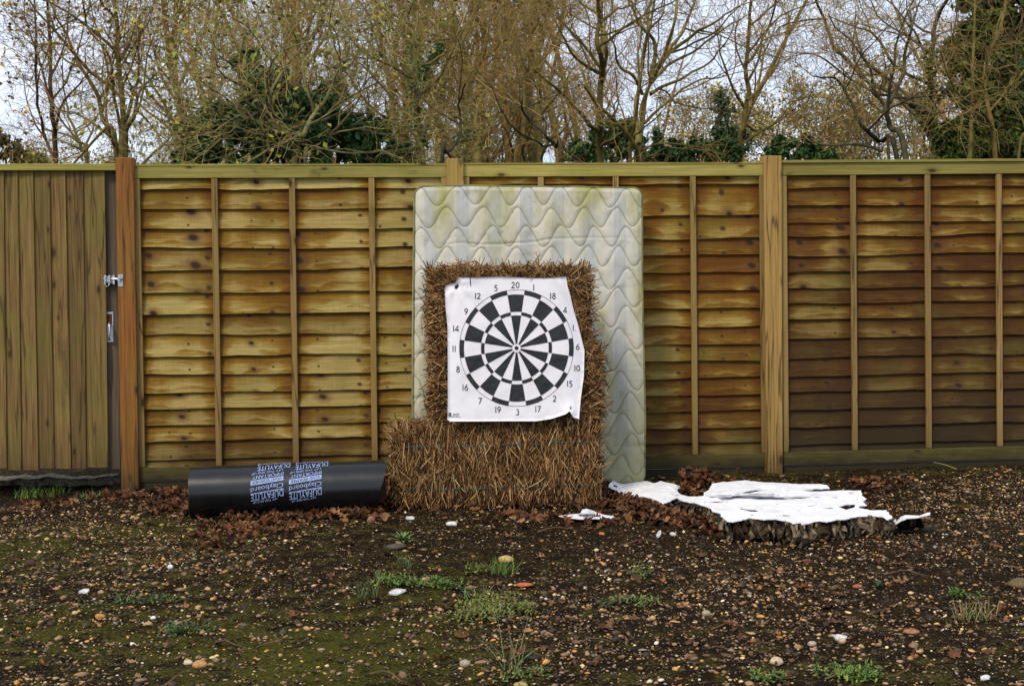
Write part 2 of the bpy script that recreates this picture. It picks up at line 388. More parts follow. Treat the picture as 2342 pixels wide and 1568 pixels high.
Z = Z + near * (0.010 * N3(X * 14, Y * 14, 3) + 0.006 * N1(X * 45, Y * 45, 2))
def moss_at(x, y):
    m = 0.22 + 0.6 * N2(x * 0.55 + 9, y * 0.8 + 5, 3)
    m = m + 0.55 / (1 + np.exp((x + 1.0) * 1.5)) * np.clip((-y - 0.6) / 1.5, 0, 1)
    m = m + 0.35 * np.exp(-((x - 0.3) / 1.1) ** 2 - ((y + 2.6) / 0.7) ** 2)
    return m
ny, nx = X.shape
I = np.arange(nx * ny).reshape(ny, nx)
FQ = np.stack([I[:-1, :-1], I[:-1, 1:], I[1:, 1:], I[1:, :-1]], -1).reshape(-1, 4)
g = add('ground', np.stack([X, Y, Z], -1).reshape(-1, 3), [FQ], M['soil'], None, {'moss': moss_at(X, Y).ravel()}, True)
tag(g, 'dark damp soil with moss patches in front of the fence', 'ground', kind='structure')

# ------------------------------------------------------------------ fence
def prism_px(a, b, c, d, y0, y1):
    """a solid whose front face is the four picture points a b c d (bottom left, bottom right, top right, top left) on the plane y0"""
    fr = [on_y(*p, y0) for p in (a, b, c, d)]
    bk = [p + Vector((0, y1 - y0, 0)) for p in fr]
    return hexa([fr[0], fr[1], bk[1], bk[0], fr[3], fr[2], bk[2], bk[3]])
def post(px, mat, label, y0=-0.03):
    V, F = prism_px(*px, y0, y0 + 0.1)
    V[:4, 2] -= 0.25
    o = add_own('fence_post', V, F, mat); o['category'] = 'fence post'; o['label'] = label
    return bevelled(o, 0.004)
post([(277, 1135), (317, 1135), (305, 360), (264, 360)], M['post1'], 'rough sawn orange-brown fence post beside the gate')
post([(1030, 1120), (1068, 1120), (1060, 362), (1022, 362)], M['post2'], 'olive fence post standing behind the mattress, only its top showing')
post([(1754, 1093), (1791, 1093), (1788, 356), (1747, 356)], M['post3'], 'honey-coloured smooth fence post to the right of the mattress')

def panel(label, mat, corners, edges, battens, rng, cap):
    BL, BR, TR, TL = [on_y(*p, 0) for p in corners]
    base = (BL + BR) / 2
    t = empty('wooden_fence', base, label, 'fence panel', 'lap panels of the fence')
    def Wp(s, v, y):
        p = (BL * (1 - s) + BR * s) * (1 - v) + (TL * (1 - s) + TR * s) * v
        return np.array([p.x, p.y + y, p.z])
    hgt = ((TL - BL).length + (TR - BR).length) / 2; wid = (BR - BL).length
    # lap boards, from the top; each tucks behind the one above it
    ns = 36
    prev = 0.985
    ss = np.linspace(0.006, 0.994, ns)
    for i, e in enumerate(edges):
        top = prev + 0.018; bot = e
        ph, am = rng.uniform(0, 60), rng.uniform(0.002, 0.0062)
        wav = am * 1.6 * N1(ss * 5 + ph, ss * 0 + i * 3.3, 3) + 0.0018 * N2(ss * 22 + ph, ss * 0 + i, 2) + rng.uniform(-1, 1) * 0.004 * (ss - 0.5)
        yw = 0.003 * N3(ss * 3 + ph, ss * 0 + 5, 2)
        V, v, hh, bd = [], [], [], []
        rows = [(bot, 0.0205, 0.0, 1), (bot + 0.3 * (top - bot), 0.0275, 0.3, .7), (bot + 0.65 * (top - bot), 0.0360, 0.65, .3), (top, 0.0440, 1.0, 0), (top, 0.0470, 1.0, 0), (bot, 0.0270, 0.0, 1)]
        for (tv, yy, vv, wf) in rows:
            for j, s in enumerate(ss):
                V.append(Wp(s, tv + wav[j] * wf, yy + yw[j])); v.append(vv); hh.append(tv); bd.append(min(abs(s - b) for b in battens) * wid)
        n = len(rows); I = np.arange(n * ns).reshape(n, ns); Fq = []
        for r in range(n):
            r2 = (r + 1) % n
            Fq.append(np.stack([I[r, :-1], I[r, 1:], I[r2, 1:], I[r2, :-1]], -1))
        Fq = [np.concatenate(Fq), np.array([I[:, 0][::-1]]), np.array([I[:, -1]])]
        add('slat', V, Fq, mat, t, {'v': v, 'h': hh, 'row': np.full(len(V), i), 'bd': bd})
        prev = e
    def bar(name, s0, s1, v0, v1, y0, y1, m, bv=0.002):
        q = [Wp(s0, v0, y0), Wp(s1, v0, y0), Wp(s1, v0, y1), Wp(s0, v0, y1), Wp(s0, v1, y0), Wp(s1, v1, y0), Wp(s1, v1, y1), Wp(s0, v1, y1)]
        return bevelled(add(name, *hexa(q), m, t), bv)
    rt = 0.043 if cap else 0.041
    bar('top_rail', 0.001, 0.999, 1 - rt, 0.996, 0.0, 0.019, M['rail'])
    bar('bottom_rail', 0.001, 0.999, 0.0, 0.041, 0.0, 0.019, M['rail_dark'])
    bar('capping', -0.001, 1.001, 0.997, 1.006 if cap else 1.003, -0.012 if cap else -0.003, 0.055, M['rail'], 0.001)
    bw = 0.017 / wid
    for b in battens:
        bb = min(max(b, bw + 0.002), 1 - bw - 0.002)
        j = rng.uniform(-0.0015, 0.0015)
        bar('batten', bb - bw + j, bb + bw + j, 0.0425, 1 - rt - 0.0015, 0.001, 0.0195, M['batten'])
    return t
rg = np.random.default_rng(5)
e1 = [(1060 - z) / (1060 - 0) for z in ()]
def edges_from(zs, y0, sc, ytop, ybot): return [1 - ((y0 + z * sc) - ytop) / (ybot - ytop) for z in zs]
ed1 = edges_from([170, 255, 338, 418, 508, 603, 690, 780, 868, 945, 1017, 1085, 1155, 1220, 1297, 1345], 337.2, 0.5496, 378, 1096)
ed3 = edges_from([185, 270, 347, 412, 500, 578, 652, 725, 800, 888, 978, 1062, 1140, 1222, 1305, 1387, 1440], 337.2, 0.49, 370, 1061)
ed2 = [0.935, 0.83, 0.755, 0.70, 0.645, 0.585, 0.525, 0.465, 0.408, 0.35, 0.295, 0.24, 0.185, 0.13, 0.08, 0.03]
panel('pale olive lap fence panel between the gate post and the mattress', M['slat1'], [(318, 1099), (1031, 1082), (1024, 376), (304, 378)], ed1, (0, 0.252, 0.5, 0.752, 1), rg, False)
panel('lap fence panel half hidden behind the mattress', M['slat2'], [(1064, 1081), (1757, 1065), (1751, 373), (1058, 375)], ed2, (0, 0.255, 0.5, 0.757, 1), rg, False)
panel('dark brown lap fence panel right of the honey-coloured post', M['slat3'], [(1791, 1063), (2470, 1044), (2468, 366), (1785, 371)], ed3, (0, 0.24, 0.487, 0.73, 1), rg, True)
# timber boards under the panels; the outer two stand in for dark shadow gaps
for (a, b, ca, cb, lab) in ((318, 1030, 1101, 1084, 'dark board added in the shadow gap under the pale panel behind the black roll'), (1068, 1754, 1083, 1067, 'mossy brown gravel board under the panel behind the mattress'), (1791, 2470, 1065, 1046, 'dark board added in the shadow gap under the dark right panel')):
    V, F = prism_px((a + 2, ca + 60), (b - 2, cb + 60), (b - 2, cb), (a + 2, ca), 0.012, 0.040)
    V[:4, 2] = G0 - 0.2
    o = add_own('gravel_board', V, F, M['gravel_board']); tag(o, lab, 'gravel board', 'gravel boards under the fence panels')

# ------------------------------------------------------------------ gate
gx_top = [-110, -75, -36, 3, 35, 70, 108, 144, 184, 234, 266]
gx_bot = [-104, -68, -29, 10, 44, 82, 118, 157, 192, 242, 275]
base = on_y(140, 1080, 0.03)
gt = empty('boarded_gate', base, 'weathered gate of upright boards with bolt and pull handle, left of the orange post', 'gate')
rg = np.random.default_rng(8)
for i in range(len(gx_top) - 1):
    last = i == len(gx_top) - 2
    dy = 0.03 if last else 0.0
    yb = 1072 + rg.uniform(-4, 4)
    a = on_y(gx_bot[i], yb, dy); b = on_y(gx_bot[i + 1] + (0 if last else 5), yb, dy)
    c_ = on_y(gx_top[i + 1] + (0 if last else 5), 389, dy); d_ = on_y(gx_top[i], 389, dy)
    n = 16; V = []
    for j in range(n):
        f = j / (n - 1); wob = 0.0025 * N1(f * 4 + i * 7, i * 3.7, 2)
        l = a * (1 - f) + d_ * f; r = b * (1 - f) + c_ * f
        # feather edge: the left edge is thick and stands proud, the right edge runs thin under its neighbour
        V += [(l.x + wob, l.y + (0 if last else 0.013), l.z), (r.x + wob, r.y, r.z), (r.x + wob, r.y + 0.011, r.z), (l.x + wob, l.y + 0.019, l.z)]
    I = np.arange(n * 4).reshape(n, 4); Fq = [np.stack([I[:-1, q], I[:-1, (q + 1) % 4], I[1:, (q + 1) % 4], I[1:, q]], -1) for q in range(4)]
    o = add('board', V, [np.concatenate(Fq), I[0][::-1][None], I[-1][None]], M['stile'] if last else M['gate'], gt)
    if last: o['label'] = 'grey edge board of the gate'
V, F = prism_px((-112, 390), (266, 390), (264, 374), (-112, 375), -0.022, 0.05)
bevelled(add('capping_rail', V, F, M['rail'], gt), 0.004)
# bolt
def plate_px(x0, y0, x1, y1, ya, yb): return prism_px((x0, y1), (x1, y1), (x1, y0), (x0, y0), ya, yb)
bl = add('bolt_plate', *plate_px(221, 631, 262, 647, 0.012, 0.018), M['zinc'], gt)
bolt_y = 0.002
add('bolt_bar', *tube1([on_y(236, 638, bolt_y), on_y(258, 638, bolt_y), on_y(280, 638, -0.037)], 0.0075, 10), M['zinc'], bl, smooth=True)
for q in (238, 248, 258): add('bolt_strap', *plate_px(q, 629, q + 4, 650, -0.008, 0.013), M['zinc'], bl)
ringp = [on_y(245 + 5 * math.cos(a), 648 + 7 * math.sin(a), -0.012) for a in np.linspace(0, 2 * math.pi, 15)]
add('bolt_ring', *tube1(ringp, 0.0028, 6), M['zinc'], bl, smooth=True)
add('bolt_keep', *join([(*plate_px(270, 627, 281, 655, -0.034, -0.030), None), (*plate_px(269, 632, 274, 645, -0.05, -0.034), None)])[:2], M['zinc'], bl)
hd = add('pull_handle', *plate_px(240, 713, 259, 782, 0.024, 0.029), M['zinc'], gt)
add('finger_recess', *plate_px(244, 718, 256, 740, 0.021, 0.0238), plain('rust', (0.10, 0.035, 0.012), 0.9), hd)
pts = [on_y(250, 738, 0.02), on_y(250, 744, -0.006), on_y(251, 760, -0.012), on_y(250, 772, -0.006), on_y(250, 776, 0.024)]
add('grip', *tube1(catmull([list(p) for p in pts], 4), 0.006, 8), M['zinc'], hd, smooth=True)
# concrete strip under the gate
a = gp(-140, 1101); b = gp(272, 1101)
n = 40; V = []
for j in range(n):
    x = a.x + (b.x - a.x) * j / (n - 1); yf = a.y + (b.y - a.y) * j / (n - 1) + 0.03 * N1(j * 0.7, 3, 3)
    z = G0 + 0.036 + 0.02 * N2(j * 0.9, 1, 3)
    V += [(x, yf, G0 - 0.05), (x, yf + 0.01, z - 0.006), (x, yf + 0.03, z), (x, 0.25, z)]
I = np.arange(n * 4).reshape(n, 4)
o = add('path', V, [np.concatenate([np.stack([I[:-1, q], I[1:, q], I[1:, q + 1], I[:-1, q + 1]], -1) for q in range(3)])], M['concrete'])
tag(o, 'rough grey concrete strip under the gate', 'path', kind='structure')

# ------------------------------------------------------------------ mattress
k = NT('mattress_cover')
u = k.attr('u'); seam = k.attr('seam'); hv = k.attr('h')
st = k.n('ShaderNodeTexWave', wave_type='BANDS', bands_direction='X'); st.inputs['Scale'].default_value = 1.75; st.inputs['Distortion'].default_value = 0.0
cb = k.n('ShaderNodeCombineXYZ'); k.l(u, cb.inputs[0]); k.l(cb.outputs[0], st.inputs['Vector'])
fs = k.n('ShaderNodeTexWave', wave_type='BANDS', bands_direction='X'); fs.inputs['Scale'].default_value = 26; k.l(cb.outputs[0], fs.inputs['Vector'])
band = k.math('MULTIPLY', k.ramp(st.outputs['Fac'], (0.62, 0.0), (0.7, 1.0)), k.ramp(fs.outputs['Fac'], (0.2, 0.55), (0.8, 1.0)))
c = k.mix(band, (0.51, 0.49, 0.415), (0.38, 0.395, 0.40))
st2 = k.ramp(k.noise(cb.outputs[0], 9, 2), (0.42, 0.0), (0.6, 0.35)); c = k.mix(st2, c, (0.41, 0.415, 0.37))
al = k.noise(k.coord(scale=(5.0, 2, 1.3)), 1.0, 5, 0.6)
al = k.math('ADD', al, k.math('MULTIPLY', k.ramp(hv, (0.6, 0.0), (1.0, 1.0)), 0.12))
c = k.mix(k.ramp(al, (0.53, 0.0), (0.74, 0.85)), c, (0.31, 0.295, 0.08))
lowg = k.ramp(k.math('ADD', hv, k.math('MULTIPLY', al, 0.5)), (0.30, 0.75), (0.75, 0.0)); c = k.mix(lowg, c, (0.22, 0.21, 0.08))
sp = k.noise(k.coord(scale=(14, 14, 14)), 1.0, 5, 0.7); c = k.mix(k.ramp(sp, (0.54, 0.0), (0.74, 0.6)), c, (0.20, 0.18, 0.085))
c = k.mix(k.math('MULTIPLY', seam, 0.7), c, (0.11, 0.11, 0.045))
k.bump(k.noise(k.coord(scale=(60, 60, 60)), 1.0, 3), 0.15, 0.003)
M['mattress'] = k.done(c, 0.85, 0.15)
M['piping'] = plain('mattress_piping', (0.16, 0.155, 0.06), 0.8, 0.2, 0.4, 14)
# front face corners in the picture, the foot stands further out than the head
YT, YB = -0.24, -0.58
bl_, br_ = on_y(944, 1118, YB), on_y(1474, 1104, YB)
tl_, tr_ = on_y(949, 424, YT), on_y(1471, 428, YT)
mt = empty('mattress', (bl_ + br_) / 2, 'stained quilted mattress leaning upright against the fence behind the straw', 'mattress')
nu, nv = 360, 460
U, Vv = np.meshgrid(np.linspace(0, 1, nu), np.linspace(0, 1, nv))
wM = (tr_ - tl_).length; hM = (tl_ - bl_).length
def bil(U, Vv):
    A = [np.array(list(p)) for p in (bl_, br_, tr_, tl_)]
    return (A[0] * (1 - U[..., None]) + A[1] * U[..., None]) * (1 - Vv[..., None]) + (A[3] * (1 - U[..., None]) + A[2] * U[..., None]) * Vv[..., None]
nrm = np.array(list((br_ - bl_).cross(tl_ - bl_).normalized()))      # towards the camera (-y)
if nrm[1] > 0: nrm = -nrm
xm, zm = U * wM, Vv * hM
per, rowh, amp = 0.196, 0.119, 0.058
dist = np.full(U.shape, 9.0)
top_off = hM
for r in range(-1, 18):
    y0 = hM - 0.055 - rowh * r
    ph = 1.75 * (r % 2) + 0.35
    arg = 2 * np.pi * (xm + 0.035 * N1(xm * 3 + 4, zm * 3, 2)) / per + ph
    wv = np.sin(arg)
    yl = y0 + amp * wv + 0.026 * N2(xm * 4 + r * 5.7, zm * 2, 2)
    sl = amp * 2 * np.pi / per * np.cos(arg)
    dist = np.minimum(dist, np.abs(zm - yl) / np.sqrt(1 + sl * sl))
seamv = np.exp(-(dist / 0.0027) ** 2)
puff = 0.0085 * (1 - np.exp(-(dist / 0.012)))
ed = np.minimum(np.minimum(xm, wM - xm), np.minimum(zm, hM - zm))
edge = np.clip(ed / 0.03, 0, 1)
rc = 0.055                                            # rounded corners
cx = np.clip(np.minimum(xm, wM - xm), 0, rc); cz = np.clip(np.minimum(zm, hM - zm), 0, rc)
puff = puff * edge ** 0.5 - 0.012 * (1 - edge) + 0.022 * N1(xm * 2.5, zm * 2.5, 3) + 0.008 * N3(xm * 9, zm * 7, 3) + 0.003 * N2(xm * 30, zm * 12, 2)
for (zc, sl_, am_, wd_) in ((0.62, 0.03, 0.010, 0.010), (0.43, -0.05, 0.008, 0.014), (0.80, 0.02, 0.005, 0.008), (0.30, 0.06, 0.009, 0.012), (0.16, -0.03, 0.010, 0.016)):     # sagging creases
    puff = puff - am_ * np.exp(-((zm / hM - zc - sl_ * xm - 0.02 * N1(xm * 5, zm * 0 + zc * 30, 2)) * hM / wd_) ** 2) * np.clip(0.5 + 1.6 * N2(xm * 2.2 + zc * 50, zm * 0, 2), 0, 1)
def corner(xm, zm):
    """pull the square corners in to round ones"""
    x, z = xm.copy(), zm.copy()
    for sx in (0, 1):
        for sz in (0, 1):
            ax = x if sx == 0 else wM - x; az = z if sz == 0 else hM - z
            m = (ax < rc) & (az < rc)
            dx, dz = rc - ax[m], rc - az[m]; mxx = np.maximum(dx, dz); ln = np.sqrt(dx * dx + dz * dz) + 1e-9
            dx, dz = dx * mxx / ln, dz * mxx / ln
            ax2 = rc - dx; az2 = rc - dz
            x[m] = ax2 if sx == 0 else wM - ax2; z[m] = az2 if sz == 0 else hM - az2
    return x, z
xr, zr = corner(xm, zm)
bow = 0.006 * np.sin(zm / hM * 5.0 + 0.6) * (xm / wM) ** 3   # the right edge wanders a little
Pm = bil((xr + bow) / wM, zr / hM) + nrm * puff[..., None]
I = np.arange(nu * nv).reshape(nv, nu)
Fm = np.stack([I[:-1, :-1], I[:-1, 1:], I[1:, 1:], I[1:, :-1]], -1).reshape(-1, 4)
add('quilted_face', Pm.reshape(-1, 3), [Fm], M['mattress'], mt, {'u': xm.ravel(), 'seam': seamv.ravel(), 'h': (zm / hM).ravel()}, True)
ring = np.concatenate([I[0, :-1], I[:-1, -1], I[-1, :0:-1], I[:0:-1, 0]])
rp_ = Pm.reshape(-1, 3)[ring]
TH = 0.19
off = np.array([0, 0, 0.0])
layers = [rp_ - nrm * t for t in (0.002, 0.05, 0.1, 0.15, TH)]
cen = rp_.mean(0)
bulge = [0, 0.006, 0.009, 0.006, 0]
Vb = np.concatenate([l + norm(l - cen) * b_ for l, b_ in zip(layers, bulge)])
m_ = len(ring); J = np.arange(m_ * 5).reshape(5, m_)
Fb = np.concatenate([np.stack([J[q], J[q + 1], np.roll(J[q + 1], -1), np.roll(J[q], -1)], -1) for q in range(4)])
uu = np.tile(xm.ravel()[ring], 5); hh = np.tile((zm / hM).ravel()[ring], 5)
add('side_border', Vb, [Fb, J[4][None]], M['mattress'], mt, {'u': uu, 'seam': np.zeros(m_ * 5), 'h': hh}, True)
for t_, rr in ((0.0, 0.0065), (TH, 0.0065)):
    pts = rp_ - nrm * t_; pts = np.concatenate([pts, pts[:2]])
    V, F, _ = tubes([(pts, np.full(len(pts), rr))], 6); add('piping', V, F, M['piping'], mt, smooth=True)

# ------------------------------------------------------------------ straw bales
def bale(px, yf, depth, label, seed, mode, n_front, twine=()):
    """px: left, right, top, bottom of the front face in the picture; yf: its distance in front of the fence"""
    rng = np.random.default_rng(seed)
    l, r, t_, b_ = px
    A = on_y(l, b_, yf); B = on_y(r, t_, yf)
    A.z = max(A.z, 0) if False else A.z
    x0, x1, z0, z1 = A.x, B.x, A.z, B.z
    th = empty('straw_bale', ((x0 + x1) / 2, yf + depth / 2, z0), label, 'straw bale', 'straw bales stacked against the mattress')
    # core: a swollen block
    n1, n2 = 26, 14
    V, Fs = [], []
    def face(fn, a, b):
        P = [[fn(i / a, j / b) for i in range(a + 1)] for j in range(b + 1)]
        V0 = sum(len(v) for v in V); V.append(np.array(P).reshape(-1, 3))
        I = V0 + np.arange((a + 1) * (b + 1)).reshape(b + 1, a + 1)
        Fs.append(np.stack([I[:-1, :-1], I[:-1, 1:], I[1:, 1:], I[1:, :-1]], -1).reshape(-1, 4))
    X_ = lambda u: x0 + (x1 - x0) * u
    Y_ = lambda u: yf + depth * u
    Z_ = lambda u: z0 + (z1 - z0) * u
    face(lambda u, v: (X_(u), Y_(0), Z_(v)), n1, n2); face(lambda u, v: (X_(1 - u), Y_(1), Z_(v)), n1, n2)
    face(lambda u, v: (X_(u), Y_(v), Z_(1)), n1, n2); face(lambda u, v: (X_(u), Y_(1 - v), Z_(0)), n1, n2)
    face(lambda u, v: (X_(1), Y_(u), Z_(v)), n2, n2); face(lambda u, v: (X_(0), Y_(1 - u), Z_(v)), n2, n2)
    V = np.concatenate(V)
    c0 = np.array([(x0 + x1) / 2, yf + depth / 2, (z0 + z1) / 2]); hs = np.array([(x1 - x0) / 2, depth / 2, (z1 - z0) / 2])
    def shape(V):
        q = (V - c0) / hs; rr = 0.16
        a = np.abs(q) * hs; inn = np.maximum(hs - 0.07, 0.01)      # round the edges
        ex = np.maximum(a - inn, 0); ln = np.linalg.norm(ex, axis=1, keepdims=True); mx = ex.max(1, keepdims=True)
        ex = np.where(ln > 1e-6, ex / np.maximum(ln, 1e-6) * mx, ex)
        a2 = np.minimum(a, inn) + ex
        W = c0 + np.sign(q) * a2
        d = norm(W - c0)
        W = W + d * (0.020 * N1(V[:, 0] * 5 + seed + V[:, 1] * 3, V[:, 2] * 5 + V[:, 1] * 4, 3) + 0.010 * N2(V[:, 0] * 17 + seed, V[:, 2] * 17 + V[:, 1] * 9, 2))[:, None]
        return W
    Vc = shape(V)
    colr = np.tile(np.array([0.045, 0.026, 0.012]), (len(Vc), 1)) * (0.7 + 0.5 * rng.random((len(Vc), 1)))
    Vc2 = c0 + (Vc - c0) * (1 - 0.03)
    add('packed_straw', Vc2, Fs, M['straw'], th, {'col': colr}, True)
    # stems
    lines, cols = [], []
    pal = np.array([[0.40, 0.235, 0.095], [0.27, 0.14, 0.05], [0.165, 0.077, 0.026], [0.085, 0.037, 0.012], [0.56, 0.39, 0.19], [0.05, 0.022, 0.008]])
    def stems(n, fn, nor, side):
        uv = rng.random((n, 2))
        base = shape(np.array([fn(a, b) for a, b in uv]))
        for i in range(n):
            nvec = np.array(nor, float)
            tx = np.cross([0, 0, 1.0], nvec) if abs(nvec[2]) < 0.5 else np.array([1.0, 0, 0]); ty = np.cross(nvec, tx)
            if mode == 'upright' and side in ('front',): a = rng.normal(math.pi / 2, 0.42)
            else: a = rng.normal(0.4, 0.95) if rng.random() < 0.6 else rng.uniform(0, math.pi)
            if rng.random() < 0.5: a += math.pi
            if side in ('top', 'end'): lift = abs(rng.normal(0.20, 0.24))
            else: lift = abs(rng.normal(0.08, 0.16))
            L_ = rng.uniform(0.04, 0.15)
            if rng.random() < 0.03: L_ *= 1.4; lift += 0.2
            d = (math.cos(a) * tx + math.sin(a) * ty) * math.cos(lift) + nvec * math.sin(lift)
            bend = nvec * rng.normal(0, 0.10) * L_ + np.array([0, 0, -0.10 * L_]) * (lift > 0.5)
            p0 = base[i] - nvec * rng.uniform(0.0, 0.012) - d * L_ * 0.35
            lines.append((np.array([p0, p0 + d * L_ * 0.5 + bend, p0 + d * L_ ]), np.array([1, 1, 0.8]) * rng.uniform(0.0012, 0.0040)))
            cc = pal[rng.choice(6, p=[0.24, 0.24, 0.18, 0.15, 0.10, 0.09])] * rng.uniform(0.75, 1.2)
            cols.append(cc)
    ar = depth
    stems(n_front, lambda u, v: (X_(u), yf, Z_(v)), (0, -1, 0), 'front')
    stems(int(n_front * 0.30), lambda u, v: (X_(u), Y_(v), z1), (0, 0, 1), 'top')
    stems(int(n_front * 0.16), lambda u, v: (x0, Y_(u), Z_(v)), (-1, 0, 0), 'end')
    stems(int(n_front * 0.16), lambda u, v: (x1, Y_(u), Z_(v)), (1, 0, 0), 'end')
    V, F, idx = tubes(lines, 3)
    o = add('loose_straw', V, F, M['straw'], th, {'col': np.array(cols)[idx]}, True); o['kind'] = 'stuff'
    for zt in twine:
        u = np.linspace(0.02, 0.98, 40)
        pts = shape(np.stack([X_(u), np.full(40, yf), np.full(40, z0 + (z1 - z0) * zt) + 0.01 * N1(u * 6, u * 0 + 2, 2)], 1)); pts[:, 1] -= 0.010 + 0.004 * N2(u * 30, u * 0, 2)
        V, F, _ = tubes([(pts, np.full(40, 0.0022))], 5); add('twine', V, F, M['twine'], th)
    return th
M['twine'] = plain('blue_green_twine', (0.02, 0.10, 0.10), 0.6)
bale((904, 1372, 978, 1152), -1.03, 0.45, 'lowest and widest straw bale, lying on the dead leaves', 11, 'upright', 7600, (0.80, 0.20))
bale((994, 1374, 790, 980), -0.98, 0.40, 'middle straw bale behind the lower half of the dartboard sheet', 12, 'mixed', 6200)
bale((992, 1348, 616, 795), -0.96, 0.38, 'topmost straw bale of the stack, against the mattress', 13, 'mixed', 6200)

# ------------------------------------------------------------------ dartboard sheet
zoomD = lambda x, y: (993.0 + x * 0.233, 618.3 + y * 0.233)
ol = [(103, 170), (130, 140), (205, 120), (240, 66), (400, 70), (650, 58), (800, 65), (1000, 75), (1180, 72), (1295, 58), (1308, 150), (1335, 240), (1365, 370), (1420, 560), (1475, 780), (1470, 1030), (1440, 1250), (1422, 1457), (1365, 1440), (1330, 1378), (1290, 1410), (1150, 1455), (1000, 1478), (700, 1478), (400, 1480), (160, 1480), (130, 1465), (133, 1300), (133, 900), (130, 550), (110, 350)]
def dens(poly, step):
    out = []
    for i in range(len(poly)):
        a, b = np.array(poly[i], float), np.array(poly[(i + 1) % len(poly)], float)
        n = max(1, int(np.linalg.norm(b - a) / step))
        for j in range(n): out.append(a + (b - a) * j / n)
    return np.array(out)
def inside(P, poly):
    x, y = P[:, 0], P[:, 1]; r = np.zeros(len(P), bool); n = len(poly); j = n - 1
    for i in range(n):
        xi, yi = poly[i]; xj, yj = poly[j]
        cnd = ((yi > y) != (yj > y)) & (x < (xj - xi) * (y - yi) / (yj - yi + 1e-12) + xi)
        r ^= cnd; j = i
    return r
def fill(poly, step, rng, holes=()):
    """triangulated outline with inner points; returns 2D points and triangles"""
    B = dens(poly, step)
    lo, hi = B.min(0), B.max(0)
    gx, gy = np.meshgrid(np.arange(lo[0], hi[0], step), np.arange(lo[1], hi[1], step))
    Gp = np.stack([gx.ravel(), gy.ravel()], 1) + rng.uniform(-0.15, 0.15, (gx.size, 2)) * step
    Gp = Gp[inside(Gp, B)]
    d = np.array([np.min(np.hypot(*(B - q).T)) for q in Gp]); Gp = Gp[d > step * 0.5]
    segs = [B]; edges = [(i, (i + 1) % len(B)) for i in range(len(B))]; n = len(B)
    for hl in holes:
        Hh = dens(hl, step); keep = ~inside(Gp, Hh); Gp = Gp[keep]
        edges += [(n + i, n + (i + 1) % len(Hh)) for i in range(len(Hh))]; n += len(Hh); segs.append(Hh)
    P = np.concatenate(segs + [Gp])
    co, _, fc, _, _, _ = delaunay_2d_cdt([Vector(p) for p in P], edges, [], 0, 1e-6)
    co = np.array([list(c) for c in co]); tr = np.array([f for f in fc if len(f) == 3])
    ct = co[tr].mean(1); ok = inside(ct, B)
    for hl in holes: ok &= ~inside(ct, np.array(hl))
    return co, tr[ok]
YS_T, YS_B = -1.005, -1.075
def sheet_pt(x, y, lift=0.0):
    """a point of the sheet from zoomed picture coordinates: it hangs from the top corners and bellies a little"""
    f = (y - 60) / 1420.0
    yy = YS_T + (YS_B - YS_T) * f
    a = np.arctan2(y - 150, x - 220)
    r = math.hypot(x - 220, y - 150)
    yy += 0.010 * math.exp(-r / 160.0) * math.cos(7 * a) + 0.014 * math.exp(-r / 70.0)         # puckers round the peg
    yy += 0.010 * float(N1(x * 0.0022 + 3, y * 0.0016, 3)) + 0.0025 * float(N2(x * 0.02, y * 0.02, 2))
    e = max(0.0, (x - 1180 - 0.1 * (y - 60)) / 200.0); yy += 0.030 * min(e, 1.2) ** 2                 # right edge curls back
    e = max(0.0, (260 - x) / 150.0); yy += 0.012 * e ** 2
    d = abs((x - 1230) * 0.9 + (y - 120) * -0.55); yy -= 0.012 * math.exp(-(d / 40.0) ** 2) * math.exp(-((y - 120) / 160.0) ** 2)
    yy -= 0.02 * math.exp(-(((x - 1330) / 60.0) ** 2 + ((y - 1400) / 70.0) ** 2))
    X_, Y_ = zoomD(x, y)
    p = on_y(X_, Y_, yy)
    if lift: p = p + (CAM - p).normalized() * lift
    return p
rg = np.random.default_rng(3)
co, tr = fill(ol, 34, rg)
front = np.array([list(sheet_pt(x, y)) for x, y in co]); back = front + np.array([0, 0.0012, 0])
nB = len(dens(ol, 34))
k = NT('printed_vinyl_white'); nn = k.noise(k.coord(), 14, 5); cc = k.mix(k.ramp(nn, (0.55, 0.0), (0.8, 0.35)), (0.80, 0.78, 0.83), (0.55, 0.50, 0.48))
wv = k.noise(k.coord(scale=(1, 1, 1)), 260, 2); k.bump(wv, 0.10, 0.002); M['vinyl'] = k.done(cc, 0.45, 0.4)
k = NT('printed_vinyl_black'); wv = k.noise(k.coord(), 180, 3); k.bump(wv, 0.25, 0.002); sp = k.noise(k.coord(), 45, 4, 0.7)
M['ink'] = k.done(k.mix(k.ramp(sp, (0.68, 0.0), (0.74, 0.5)), (0.012, 0.012, 0.013), (0.2, 0.2, 0.2)), 0.34, 0.45)
sb = sheet_pt(800, 1480)
sh = empty('dartboard_sheet', sb, 'white printed dartboard sheet hanging on the straw bales', 'target sheet')
n_ = len(front)
rim = np.stack([np.arange(nB), np.arange(nB) + n_, (np.arange(nB) + 1) % nB + n_, (np.arange(nB) + 1) % nB], -1)
def facing(V, T):
    a = V[T[:, 1]] - V[T[:, 0]]; b = V[T[:, 2]] - V[T[:, 0]]
    fl = np.cross(a, b)[:, 1] > 0; T = T.copy(); T[fl] = T[fl][:, ::-1]; return T
trf = facing(front, tr)
add('sheet', np.concatenate([front, back]), [trf, trf[:, ::-1] + n_, rim], M['vinyl'], sh, smooth=True)
